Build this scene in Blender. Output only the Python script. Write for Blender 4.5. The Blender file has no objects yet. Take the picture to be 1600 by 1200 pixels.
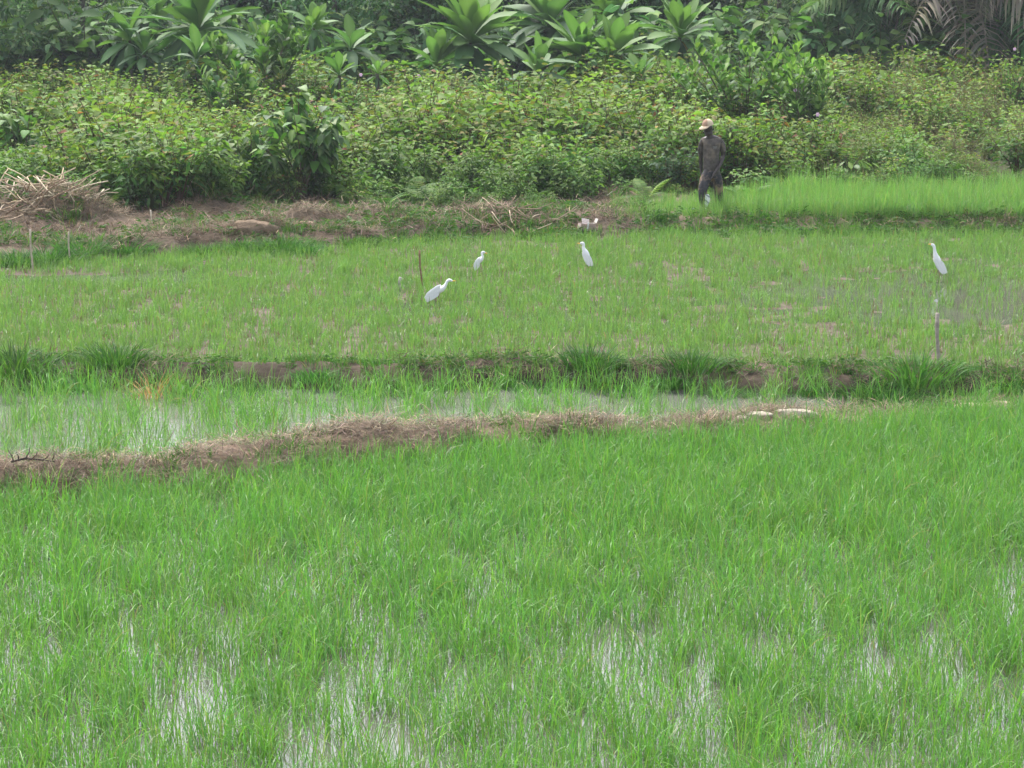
import bpy, math, random
import numpy as np
from mathutils import Vector, Matrix, Euler

random.seed(11)
rng = np.random.default_rng(11)
SC = bpy.context.scene
COL = SC.collection
PI = math.pi

# ------------------------------------------------------------------ camera, sky, sun, exposure
CAM_H, PITCH, FPX = 4.1, math.radians(9.54), 3600.0
cam_data = bpy.data.cameras.new('camera')
cam_data.sensor_width = 36.0
cam_data.lens = 36.0 * FPX / 1600.0
cam_data.clip_start, cam_data.clip_end = 0.5, 3000.0
cam = bpy.data.objects.new('camera', cam_data)
cam.location = (0, 0, CAM_H)
cam.rotation_euler = (PI / 2 - PITCH, 0, 0)
COL.objects.link(cam)
SC.camera = cam

SUN_EL, SUN_AZ = math.radians(58), math.radians(-25)      # azimuth measured from +Y (behind the trees), to the left
world = bpy.data.worlds.new('World')
SC.world = world
world.use_nodes = True
wn, wl = world.node_tree.nodes, world.node_tree.links
wn.clear()
sky = wn.new('ShaderNodeTexSky')
sky.sky_type = 'NISHITA'
sky.sun_disc = False
sky.sun_elevation = SUN_EL
sky.sun_rotation = SUN_AZ
sky.air_density, sky.dust_density, sky.ozone_density = 1.0, 4.0, 1.0
hsv = wn.new('ShaderNodeHueSaturation')
hsv.inputs['Saturation'].default_value = 0.45               # thin even cloud takes most of the blue out
bg = wn.new('ShaderNodeBackground')
bg.inputs['Strength'].default_value = 0.15
wo = wn.new('ShaderNodeOutputWorld')
wl.new(sky.outputs[0], hsv.inputs['Color'])
wl.new(hsv.outputs[0], bg.inputs['Color'])
wl.new(bg.outputs[0], wo.inputs['Surface'])

sun_data = bpy.data.lights.new('sun', 'SUN')
sun_data.energy = 1.4
sun_data.angle = math.radians(24)
sun_data.color = (1.0, 0.98, 0.95)
sun = bpy.data.objects.new('sun', sun_data)
sd = Vector((math.sin(SUN_AZ) * math.cos(SUN_EL), math.cos(SUN_AZ) * math.cos(SUN_EL), math.sin(SUN_EL)))
sun.rotation_euler = sd.to_track_quat('Z', 'Y').to_euler()
sun.location = (0, 0, 30)
COL.objects.link(sun)

SC.view_settings.view_transform = 'Standard'
SC.view_settings.look = 'None'
SC.view_settings.gamma = 1.0
SC.view_settings.exposure = 1.75
SC.render.engine = 'CYCLES'
SC.cycles.max_bounces = 8
SC.cycles.diffuse_bounces = 4
SC.cycles.glossy_bounces = 3
SC.cycles.transmission_bounces = 4
SC.cycles.caustics_reflective = False
SC.cycles.caustics_refractive = False
SC.cycles.use_denoising = True

# ------------------------------------------------------------------ helpers
def gp(px, py, z=0.0):
    """Point on the level z that the photograph shows at pixel (px, py)."""
    r, u = px - 800.0, 600.0 - py
    dy = math.cos(PITCH) * FPX + math.sin(PITCH) * u
    dz = -math.sin(PITCH) * FPX + math.cos(PITCH) * u
    t = (z - CAM_H) / dz
    return (r * t, dy * t)

def at(px, py, Y):
    """x and z at ground distance Y under pixel (px, py)."""
    r, u = px - 800.0, 600.0 - py
    dy = math.cos(PITCH) * FPX + math.sin(PITCH) * u
    dz = -math.sin(PITCH) * FPX + math.cos(PITCH) * u
    t = Y / dy
    return r * t, CAM_H + dz * t

def sstep(a, b, x):
    t = np.clip((x - a) / (b - a), 0, 1)
    return t * t * (3 - 2 * t)

_h = np.random.default_rng(5).random((256, 256))
def noise(x, y, s=1.0, seed=0):
    """Value noise, 0..1."""
    x = np.asarray(x, float) / s + seed * 17.31
    y = np.asarray(y, float) / s + seed * 9.77
    xi, yi = np.floor(x).astype(int), np.floor(y).astype(int)
    fx, fy = x - xi, y - yi
    fx, fy = fx * fx * (3 - 2 * fx), fy * fy * (3 - 2 * fy)
    g = lambda i, j: _h[i & 255, j & 255]
    a = g(xi, yi) * (1 - fx) + g(xi + 1, yi) * fx
    b = g(xi, yi + 1) * (1 - fx) + g(xi + 1, yi + 1) * fx
    return a * (1 - fy) + b * fy

def fbm(x, y, s=1.0, seed=0, o=3):
    v, a, t = 0, 1, 0
    for k in range(o):
        v = v + a * noise(x, y, s / 2 ** k, seed + k)
        t += a
        a *= 0.5
    return v / t

class MB:
    """Collects vertices, faces and a colour per vertex and links them as one mesh object."""
    def __init__(self):
        self.V, self.Q, self.T, self.C, self.n = [], [], [], [], 0
    def add(self, V, C, Q=None, T=None):
        V = np.asarray(V, float).reshape(-1, 3)
        C = np.asarray(C, float)
        if C.ndim == 1:
            C = np.tile(C, (len(V), 1))
        self.V.append(V); self.C.append(C)
        if Q is not None and len(Q): self.Q.append(np.asarray(Q, int).reshape(-1, 4) + self.n)
        if T is not None and len(T): self.T.append(np.asarray(T, int).reshape(-1, 3) + self.n)
        self.n += len(V)
    def mesh(self, name, mat, smooth=True):
        me = bpy.data.meshes.new(name)
        V = np.concatenate(self.V); C = np.concatenate(self.C)
        Q = np.concatenate(self.Q) if self.Q else np.zeros((0, 4), int)
        T = np.concatenate(self.T) if self.T else np.zeros((0, 3), int)
        me.vertices.add(len(V))
        me.vertices.foreach_set('co', V.astype(np.float32).ravel())
        me.loops.add(Q.size + T.size)
        me.loops.foreach_set('vertex_index', np.concatenate([Q.ravel(), T.ravel()]).astype(np.int32))
        me.polygons.add(len(Q) + len(T))
        ls = np.concatenate([np.arange(len(Q)) * 4, Q.size + np.arange(len(T)) * 3]).astype(np.int32)
        me.polygons.foreach_set('loop_start', ls)
        me.update(calc_edges=True)
        me.polygons.foreach_set('use_smooth', np.full(len(Q) + len(T), smooth))
        a = me.attributes.new('col', 'FLOAT_COLOR', 'POINT')
        a.data.foreach_set('color', np.concatenate([C, np.ones((len(C), 1))], 1).astype(np.float32).ravel())
        if mat: me.materials.append(mat)
        return me
    def build(self, name, mat, parent=None, smooth=True, link=True):
        o = bpy.data.objects.new(name, self.mesh(name, mat, smooth))
        if link: COL.objects.link(o)
        if parent: o.parent = parent
        return o

def tag(o, label=None, cat=None, group=None, kind=None):
    if label: o['label'] = label
    if cat: o['category'] = cat
    if group: o['group'] = group
    if kind: o['kind'] = kind
    return o

def empty(name, loc, rz=0.0):
    o = bpy.data.objects.new(name, None)
    o.empty_display_size = 0.2
    o.location = loc
    o.rotation_euler = (0, 0, rz)
    COL.objects.link(o)
    return o

def child(name, me, parent, loc=(0, 0, 0), rot=(0, 0, 0), scl=1.0):
    o = bpy.data.objects.new(name, me)
    o.location, o.rotation_euler = loc, rot
    o.scale = (scl,) * 3 if not hasattr(scl, '__len__') else scl
    COL.objects.link(o)
    o.parent = parent
    return o

def copy_tree(o, kids, parent=None):
    c = o.copy()
    COL.objects.link(c)
    c.parent = parent
    for ch in kids.get(o, []):
        copy_tree(ch, kids, c)
    return c

def unit(v):
    return v / np.maximum(np.linalg.norm(v, axis=-1, keepdims=True), 1e-9)

def pal(cols, n, jit=0.12):
    """n colours drawn from [(weight, (r, g, b)), ...] with a little spread in each."""
    w = np.array([c[0] for c in cols], float); w /= w.sum()
    base = np.array([c[1] for c in cols])[rng.choice(len(cols), n, p=w)]
    return np.clip(base * (1 + jit * rng.normal(size=(n, 1))) * (1 + 0.4 * jit * rng.normal(size=(n, 3))), 0.004, 0.9)

def leaves(mb, P, D, N, L, W, col, prof, droop=0.2, fold=0.15, rib=None):
    """Leaves with a folded midrib: P base, D direction, N upper side, L length, W width, prof [(s, half width)]."""
    P, D, N = np.asarray(P, float), unit(np.asarray(D, float)), np.asarray(N, float)
    n, R = len(P), len(prof)
    S = unit(np.cross(D, N)); N = unit(np.cross(S, D))
    L = np.broadcast_to(np.asarray(L, float), n); W = np.broadcast_to(np.asarray(W, float), n)
    s = np.array([p[0] for p in prof]); w = np.array([p[1] for p in prof])
    dr = np.broadcast_to(np.asarray(droop, float), n)
    c = P[:, None] + D[:, None] * (L[:, None] * s)[..., None]
    c[..., 2] -= (dr * L)[:, None] * s ** 2
    sw = (W[:, None] * w)[..., None]
    up = N[:, None] * sw * fold
    V = np.stack([c - S[:, None] * sw + up, c, c + S[:, None] * sw + up], 2)   # n,R,3,3
    C = np.broadcast_to(np.asarray(col)[:, None, None], V.shape).copy()
    if rib is not None: C[:, :, 1] = C[:, :, 1] * (1 - rib[1]) + np.array(rib[0]) * rib[1]
    q = []
    for r in range(R - 1):
        for k in range(2):
            a = r * 3 + k
            q.append((a, a + 1, a + 4, a + 3))
    Q = (np.array(q)[None] + (np.arange(n) * R * 3)[:, None, None])
    mb.add(V.reshape(-1, 3), C.reshape(-1, 3), Q=Q)

def blades(mb, P, az, L, W, lean, curl, col, seg=4, tipcol=None):
    """Grass blades: tapered ribbons that lean by `lean` and bend over by `curl` radians towards az."""
    P = np.asarray(P, float); n = len(P)
    az, L, W, lean, curl = [np.broadcast_to(np.asarray(v, float), n) for v in (az, L, W, lean, curl)]
    tw = az + rng.normal(0, 0.7, n)
    S = np.stack([-np.sin(tw), np.cos(tw), 0 * tw], 1)
    A = np.stack([np.cos(az), np.sin(az)], 1)
    c = np.zeros((n, seg + 1, 3)); c[:, 0] = P
    for k in range(seg):
        ph = lean + curl * ((k + 0.5) / seg) ** 1.6
        st = (L / seg)
        c[:, k + 1, :2] = c[:, k, :2] + A * (np.sin(ph) * st)[:, None]
        c[:, k + 1, 2] = c[:, k, 2] + np.cos(ph) * st
    prof = np.interp(np.linspace(0, 1, seg + 1), [0, 0.35, 0.7, 1], [0.55, 1.0, 0.75, 0.06])
    sw = (W[:, None] * 0.5 * prof)[..., None]
    V = np.stack([c - S[:, None] * sw, c + S[:, None] * sw], 2)
    C = np.broadcast_to(np.asarray(col)[:, None, None], V.shape).copy()
    if tipcol is not None:
        f = np.linspace(0, 1, seg + 1)[None, :, None, None] ** 2
        C = C * (1 - f) + np.asarray(tipcol) * f
    q = np.array([(2 * k, 2 * k + 1, 2 * k + 3, 2 * k + 2) for k in range(seg)])
    Q = q[None] + (np.arange(n) * (seg + 1) * 2)[:, None, None]
    mb.add(V.reshape(-1, 3), C.reshape(-1, 3), Q=Q)

def tube(mb, pts, rad, col, k=7, cap=True, flat=None):
    """Round tube along pts with radii rad; flat = (wide, thin) factors."""
    pts = np.asarray(pts, float); n = len(pts)
    rad = np.broadcast_to(np.asarray(rad, float), n)
    T = unit(np.gradient(pts, axis=0))
    ref = np.array([0.31, 0.95, 0.05]) if abs(T[0, 2]) > 0.6 else np.array([0, 0, 1.0])
    A = unit(np.cross(T, np.tile(ref, (n, 1)))); B = np.cross(T, A)
    a = np.arange(k) * 2 * PI / k
    fx, fy = flat or (1, 1)
    V = pts[:, None] + (A[:, None] * (np.cos(a) * fx)[None, :, None] + B[:, None] * (np.sin(a) * fy)[None, :, None]) * rad[:, None, None]
    Q = [(r * k + i, r * k + (i + 1) % k, (r + 1) * k + (i + 1) % k, (r + 1) * k + i) for r in range(n - 1) for i in range(k)]
    V = V.reshape(-1, 3); Tt = []
    if cap:
        V = np.concatenate([V, pts[:1], pts[-1:]])
        m = n * k
        Tt = [(m, (i + 1) % k, i) for i in range(k)] + [(m + 1, (n - 1) * k + i, (n - 1) * k + (i + 1) % k) for i in range(k)]
    mb.add(V, np.asarray(col, float), Q=Q, T=Tt)

def profile_loft(mb, path, rz, ry, col, k=12):
    """Rings along a path in the x-z plane: rz radius in the plane, ry across it."""
    p = np.asarray(path, float); n = len(p)
    P = np.stack([p[:, 0], 0 * p[:, 0], p[:, 1]], 1)
    T = unit(np.gradient(P, axis=0))
    Nn = np.stack([-T[:, 2], 0 * T[:, 0], T[:, 0]], 1)
    a = np.arange(k) * 2 * PI / k
    V = P[:, None] + Nn[:, None] * (np.cos(a)[None, :] * np.asarray(rz)[:, None])[..., None]
    V[..., 1] += np.sin(a)[None, :] * np.asarray(ry)[:, None]
    Q = [(r * k + i, r * k + (i + 1) % k, (r + 1) * k + (i + 1) % k, (r + 1) * k + i) for r in range(n - 1) for i in range(k)]
    m = n * k
    V = np.concatenate([V.reshape(-1, 3), P[:1], P[-1:]])
    T3 = [(m, (i + 1) % k, i) for i in range(k)] + [(m + 1, (n - 1) * k + i, (n - 1) * k + (i + 1) % k) for i in range(k)]
    mb.add(V, np.asarray(col, float), Q=Q, T=T3)

# ------------------------------------------------------------------ materials
def mat_new(name):
    m = bpy.data.materials.new(name)
    m.use_nodes = True
    nt = m.node_tree
    nt.nodes.clear()
    return m, nt.nodes, nt.links

def leaf_mat(name, transl=0.35, rough=0.5, spec=0.3, var=0.22, hue=0.012, warm=(1.0, 1.2, 0.6)):
    m, n, l = mat_new(name)
    at_ = n.new('ShaderNodeAttribute'); at_.attribute_name = 'col'
    oi = n.new('ShaderNodeObjectInfo')
    mv = n.new('ShaderNodeMapRange'); mv.inputs['To Min'].default_value = 1 - var; mv.inputs['To Max'].default_value = 1 + var
    mul = n.new('ShaderNodeMath'); mul.operation = 'MULTIPLY'; mul.inputs[1].default_value = 7.31
    fr = n.new('ShaderNodeMath'); fr.operation = 'FRACT'
    mh = n.new('ShaderNodeMapRange'); mh.inputs['To Min'].default_value = 0.5 - hue; mh.inputs['To Max'].default_value = 0.5 + hue
    hs = n.new('ShaderNodeHueSaturation')
    l.new(oi.outputs['Random'], mv.inputs['Value'])
    l.new(oi.outputs['Random'], mul.inputs[0]); l.new(mul.outputs[0], fr.inputs[0]); l.new(fr.outputs[0], mh.inputs['Value'])
    l.new(at_.outputs['Color'], hs.inputs['Color']); l.new(mv.outputs[0], hs.inputs['Value']); l.new(mh.outputs[0], hs.inputs['Hue'])
    p = n.new('ShaderNodeBsdfPrincipled')
    p.inputs['Roughness'].default_value = rough
    p.inputs['Specular IOR Level'].default_value = spec
    l.new(hs.outputs[0], p.inputs['Base Color'])
    t = n.new('ShaderNodeBsdfTranslucent')
    mx = n.new('ShaderNodeMix'); mx.data_type = 'RGBA'; mx.blend_type = 'MULTIPLY'
    mx.inputs['Factor'].default_value = 1.0; mx.inputs['B'].default_value = (*warm, 1)
    l.new(hs.outputs[0], mx.inputs['A']); l.new(mx.outputs['Result'], t.inputs['Color'])
    ms = n.new('ShaderNodeMixShader'); ms.inputs['Fac'].default_value = transl
    l.new(p.outputs[0], ms.inputs[1]); l.new(t.outputs[0], ms.inputs[2])
    o = n.new('ShaderNodeOutputMaterial'); l.new(ms.outputs[0], o.inputs['Surface'])
    return m

def solid_mat(name, scale=30.0, amt=0.35, rough=0.85, spec=0.2, bump=0.0, bscale=60.0, stain=None):
    """Vertex colour broken up by noise, optional bump and a second stain colour in patches."""
    m, n, l = mat_new(name)
    at_ = n.new('ShaderNodeAttribute'); at_.attribute_name = 'col'
    tc = n.new('ShaderNodeTexCoord')
    ns = n.new('ShaderNodeTexNoise'); ns.inputs['Scale'].default_value = scale; ns.inputs['Detail'].default_value = 6
    l.new(tc.outputs['Object'], ns.inputs['Vector'])
    mr = n.new('ShaderNodeMapRange'); mr.inputs['From Min'].default_value = 0.25; mr.inputs['From Max'].default_value = 0.75
    mr.inputs['To Min'].default_value = 1 - amt; mr.inputs['To Max'].default_value = 1 + amt
    l.new(ns.outputs['Fac'], mr.inputs['Value'])
    hs = n.new('ShaderNodeHueSaturation'); l.new(at_.outputs['Color'], hs.inputs['Color']); l.new(mr.outputs[0], hs.inputs['Value'])
    src = hs.outputs[0]
    if stain:
        n2 = n.new('ShaderNodeTexNoise'); n2.inputs['Scale'].default_value = stain[1]; n2.inputs['Detail'].default_value = 4
        l.new(tc.outputs['Object'], n2.inputs['Vector'])
        m2 = n.new('ShaderNodeMapRange'); m2.inputs['From Min'].default_value = stain[2]; m2.inputs['From Max'].default_value = stain[2] + 0.12
        l.new(n2.outputs['Fac'], m2.inputs['Value'])
        mx = n.new('ShaderNodeMix'); mx.data_type = 'RGBA'; mx.inputs['B'].default_value = (*stain[0], 1)
        l.new(m2.outputs[0], mx.inputs['Factor']); l.new(src, mx.inputs['A'])
        src = mx.outputs['Result']
    p = n.new('ShaderNodeBsdfPrincipled')
    p.inputs['Roughness'].default_value = rough; p.inputs['Specular IOR Level'].default_value = spec
    l.new(src, p.inputs['Base Color'])
    if bump:
        nb = n.new('ShaderNodeTexNoise'); nb.inputs['Scale'].default_value = bscale; nb.inputs['Detail'].default_value = 8
        l.new(tc.outputs['Object'], nb.inputs['Vector'])
        bp = n.new('ShaderNodeBump'); bp.inputs['Strength'].default_value = bump; bp.inputs['Distance'].default_value = 0.03
        l.new(nb.outputs['Fac'], bp.inputs['Height']); l.new(bp.outputs[0], p.inputs['Normal'])
    o = n.new('ShaderNodeOutputMaterial'); l.new(p.outputs[0], o.inputs['Surface'])
    return m

def water_mat(name, col, rough=0.03, bump=0.05):
    m, n, l = mat_new(name)
    tc = n.new('ShaderNodeTexCoord')
    ns = n.new('ShaderNodeTexNoise'); ns.inputs['Scale'].default_value = 9; ns.inputs['Detail'].default_value = 3
    l.new(tc.outputs['Object'], ns.inputs['Vector'])
    bp = n.new('ShaderNodeBump'); bp.inputs['Strength'].default_value = bump; bp.inputs['Distance'].default_value = 0.02
    l.new(ns.outputs['Fac'], bp.inputs['Height'])
    n2 = n.new('ShaderNodeTexNoise'); n2.inputs['Scale'].default_value = 1.1; n2.inputs['Detail'].default_value = 4
    l.new(tc.outputs['Object'], n2.inputs['Vector'])
    mx = n.new('ShaderNodeMix'); mx.data_type = 'RGBA'
    mx.inputs['A'].default_value = (*[c * 0.75 for c in col], 1); mx.inputs['B'].default_value = (*[min(1, c * 1.25) for c in col], 1)
    l.new(n2.outputs['Fac'], mx.inputs['Factor'])
    p = n.new('ShaderNodeBsdfPrincipled')
    p.inputs['Roughness'].default_value = rough; p.inputs['IOR'].default_value = 1.33
    p.inputs['Specular IOR Level'].default_value = 0.5
    l.new(mx.outputs['Result'], p.inputs['Base Color']); l.new(bp.outputs[0], p.inputs['Normal'])
    o = n.new('ShaderNodeOutputMaterial'); l.new(p.outputs[0], o.inputs['Surface'])
    return m

M = dict(
    rice=leaf_mat('rice_leaf', 0.48, 0.42, 0.4, 0.14, 0.012),
    grass=leaf_mat('grass_leaf', 0.38, 0.6, 0.14, 0.2, 0.012),
    leaf=leaf_mat('shrub_leaf', 0.38, 0.6, 0.15, 0.26, 0.016),
    glossy=leaf_mat('broad_leaf', 0.36, 0.5, 0.16, 0.18, 0.012),
    straw=leaf_mat('dry_straw', 0.12, 0.8, 0.15, 0.25, 0.01, (1, 1, 1)),
    bark=solid_mat('bark', 14, 0.4, 0.9, 0.15, 0.5, 40),
    soil=solid_mat('soil', 5, 0.4, 0.95, 0.05, 0.7, 14),
    mud=solid_mat('wet_mud', 6, 0.35, 0.95, 0.05, 0.6, 12),
    feather=solid_mat('white_feather', 60, 0.05, 0.75, 0.1, 0.1, 90),
    horn=solid_mat('bill_horn', 40, 0.1, 0.45, 0.4),
    skin=solid_mat('dark_skin', 30, 0.25, 0.5, 0.4, 0.1, 60, stain=((0.075, 0.056, 0.042), 9, 0.58)),
    shirt=solid_mat('muddy_shirt', 22, 0.3, 0.95, 0.1, 0.9, 9, stain=((0.150, 0.122, 0.098), 4.5, 0.54)),
    trousers=solid_mat('muddy_trousers', 22, 0.35, 0.95, 0.1, 0.5, 18, stain=((0.22, 0.155, 0.10), 5.5, 0.50)),
    cap=solid_mat('cap_cloth', 30, 0.15, 0.9, 0.1, 0.2, 40),
    card=solid_mat('weathered_card', 40, 0.2, 0.85, 0.15),
    clod=solid_mat('dry_clod', 20, 0.25, 0.95, 0.1, 0.8, 25),
    petal=leaf_mat('petal', 0.3, 0.6, 0.2, 0.1, 0.01, (1, 1, 1)),
    white=solid_mat('white_plastic', 30, 0.08, 0.4, 0.4),
)
M['water'] = water_mat('paddy_water_surface', (0.075, 0.078, 0.058), 0.03, 0.08)

# ------------------------------------------------------------------ the lie of the land
def line(pts, z, ext):
    w = np.array([gp(a, b, z) for a, b in pts])
    w = np.concatenate([[[w[0, 0] - 60, w[0, 1] + ext[0]]], w, [[w[-1, 0] + 60, w[-1, 1] + ext[1]]]])
    return lambda x: np.interp(x, w[:, 0], w[:, 1])
NEAR = line([(0, 752), (100, 748), (200, 742), (300, 736), (400, 722), (480, 704), (560, 702), (640, 700), (720, 686), (780, 676), (900, 676),
             (1000, 678), (1120, 668), (1200, 662), (1260, 652), (1400, 645), (1500, 636), (1600, 628)], 0.1, (-6, 6))
MID = line([(0, 592), (150, 594), (300, 598), (600, 598), (800, 592), (1000, 598), (1200, 602), (1400, 608), (1530, 610), (1600, 607)], 0.0, (0, 0))
FAR = line([(0, 412), (130, 408), (300, 396), (520, 388), (650, 378), (800, 372), (900, 370), (1000, 366), (1300, 364), (1600, 363)], 0.06, (-2, 0))
THK = line([(0, 322), (130, 352), (250, 350), (330, 334), (430, 322), (560, 334), (700, 332), (860, 326), (960, 308), (1060, 308),
            (1150, 306), (1300, 304), (1600, 300)], 0.25, (0, 2))     # front edge of the thicket
MID_HW, NEAR_HW = 0.46, 0.55
def near_h(x):
    xs = [gp(p, 690)[0] for p in (-200, 0, 250, 400, 480, 560, 660, 780, 900, 1000, 1120, 1250, 1400, 1600)]
    return np.interp(x, xs, [.21, .21, .20, .22, .25, .25, .23, .23, .18, .15, .15, .12, .07, .04])
def bund_z(x, y, Y0, h, hw, seed):
    u = (y - Y0 + 0.25 * (fbm(x, y, 0.9, seed) - 0.5)) / hw
    p = np.clip(1 - np.abs(u) ** 2.4, 0, 1) ** 0.8
    lump = 0.72 + 0.55 * fbm(x, y, 0.32, seed + 3, 4)
    return np.where(np.abs(u) < 1, h * p * lump, 0) - 0.10 * sstep(0.85, 1.25, np.abs(u)) 
def near_z(x, y): return bund_z(x, y, NEAR(x), near_h(x) * (0.55 + 0.9 * noise(x, 0 * x, 0.55, 21)), NEAR_HW, 2)
def mid_z(x, y): return bund_z(x, y, MID(x), 0.21 + 0 * x, MID_HW, 6) 
STRAW_C = gp(35, 345, 0.3)
MOUND_C = gp(120, 352, 0.25)
def land(x, y):
    x, y = np.asarray(x, float), np.asarray(y, float)
    z = -0.09 + 0.05 * fbm(x, y, 0.8, 1)
    mid = MID(x)
    f1 = sstep(-0.1, 0.4, y - mid)
    side = -0.018 * sstep(1, 7, x)
    z = z * (1 - f1) + f1 * (0.035 + side + 0.075 * (fbm(x, y, 0.55, 4, 4) - 0.5) + 0.05 * (fbm(x, y, 3.5, 8) - 0.5))
    dip = np.exp(-(((x - gp(150, 440)[0]) / 1.9) ** 2 + ((y - gp(150, 440)[1]) / 0.45) ** 2))
    z = z - 0.09 * dip
    fy = FAR(x)
    f2 = sstep(-0.1, 0.9, y - fy)
    z = z * (1 - f2) + f2 * (0.24 + 0.22 * (fbm(x, y, 1.3, 12, 4) - 0.5))
    z = z + 0.030 * np.clip(y - 46, 0, 60) + 0.02 * np.clip(y - 130, 0, 400)
    for (px, py, r, h) in ((120, 352, 0.85, .42), (30, 345, 1.25, .50), (395, 360, .9, .22), (470, 348, .6, .28), (330, 335, 1.0, .25), (420, 318, .9, .25), (580, 345, .8, .2), (800, 342, .9, .22)):
        cx, cy = gp(px, py, 0.25)
        z = z + h * np.exp(-(((x - cx) / r) ** 2 + ((y - cy) / (r * 0.7)) ** 2) * 1.3) * f2
    return z

# --- ground sheet: fine where the camera looks, coarse out to the horizon
xs = np.unique(np.concatenate([np.linspace(-700, -40, 14), np.linspace(-40, -13, 28), np.linspace(-13, 13, 290), np.linspace(13, 40, 28), np.linspace(40, 700, 14)]))
ys = np.unique(np.concatenate([np.linspace(-300, 8, 12), np.linspace(8, 24, 80), np.linspace(24, 47, 290), np.linspace(47, 90, 90), np.linspace(90, 900, 22)]))
X, Y = np.meshgrid(xs, ys)
Z = land(X, Y)
f_far = sstep(-0.3, 0.3, Y - MID(X)); f_bank = sstep(0.0, 0.8, Y - FAR(X)); f_thk = sstep(-0.5, 1.0, Y - THK(X))
mudc = np.array([0.135, 0.105, 0.078]); fieldc = np.array([0.105, 0.082, 0.066]); dirtc = np.array([0.130, 0.100, 0.072]); litter = np.array([0.045, 0.048, 0.024])
Cg = mudc * (1 - f_far)[..., None] + fieldc * f_far[..., None]
Cg = Cg * (1 - f_bank)[..., None] + dirtc * f_bank[..., None] * (0.75 + 0.5 * fbm(X, Y, 0.7, 20))[..., None]
Cg = Cg * (1 - f_thk)[..., None] + litter * f_thk[..., None]
nx, ny = len(xs), len(ys)
i = np.arange(nx * ny).reshape(ny, nx)
Qg = np.stack([i[:-1, :-1], i[:-1, 1:], i[1:, 1:], i[1:, :-1]], -1).reshape(-1, 4)
mb = MB(); mb.add(np.stack([X, Y, Z], -1).reshape(-1, 3), Cg.reshape(-1, 3), Q=Qg)
tag(mb.build('ground', M['mud']), kind='structure')

def strip_sheet(name, fy0, fy1, z, mat):
    xx = np.concatenate([np.linspace(-60, -14, 6), np.linspace(-13, 13, 80), np.linspace(14, 60, 6)])
    V, Q = [], []
    for a in xx:
        V += [(a, float(fy0(a)), z), (a, float(fy1(a)), z)]
    Q = [(2 * k, 2 * k + 2, 2 * k + 3, 2 * k + 1) for k in range(len(xx) - 1)]
    b = MB(); b.add(V, (0.1, 0.1, 0.1), Q=Q)
    return tag(b.build(name, mat), kind='structure')
M['grey_water'] = water_mat('turbid_water_surface', (0.125, 0.13, 0.105), 0.05, 0.06)
strip_sheet('paddy_water', lambda a: 4.0, lambda a: NEAR(a), 0.0, M['water'])
strip_sheet('paddy_water', lambda a: NEAR(a), lambda a: MID(a) + 0.05, 0.0, M['grey_water'])
strip_sheet('paddy_water', lambda a: MID(a) + 0.2, lambda a: FAR(a) + 0.5, 0.028, M['water'])

def bund(name, fz, fY, hw, c1, c2, seed):
    xx = np.arange(-14, 14, 0.055); uu = np.linspace(-1.35, 1.35, 34) * hw
    Xb = np.repeat(xx[:, None], len(uu), 1); Yb = fY(xx)[:, None] + uu[None]
    Zb = fz(Xb, Yb)
    n1, n2 = Xb.shape
    k = np.arange(n1 * n2).reshape(n1, n2)
    Qb = np.stack([k[:-1, :-1], k[1:, :-1], k[1:, 1:], k[:-1, 1:]], -1).reshape(-1, 4)
    f = sstep(.35, .65, fbm(Xb, Yb, 0.7, seed, 4))[..., None]
    Cb = np.array(c1) * (1 - f) + np.array(c2) * f
    b = MB(); b.add(np.stack([Xb, Yb, Zb], -1).reshape(-1, 3), Cb.reshape(-1, 3), Q=Qb)
    return tag(b.build(name, M['soil']), kind='structure')
bund('earth_bund', near_z, NEAR, NEAR_HW, (0.20, 0.145, 0.105), (0.135, 0.10, 0.075), 31)
bund('earth_bund', mid_z, MID, MID_HW, (0.042, 0.033, 0.024), (0.075, 0.058, 0.042), 33)

def surf(x, y):
    """Height of the solid surface, bunds included."""
    z = land(x, y)
    z = np.maximum(z, np.where(np.abs(y - NEAR(x)) < NEAR_HW, near_z(x, y), -9))
    return np.maximum(z, np.where(np.abs(y - MID(x)) < MID_HW, mid_z(x, y), -9))
def sz(x, y): return float(surf(np.array([x]), np.array([y]))[0])

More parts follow.
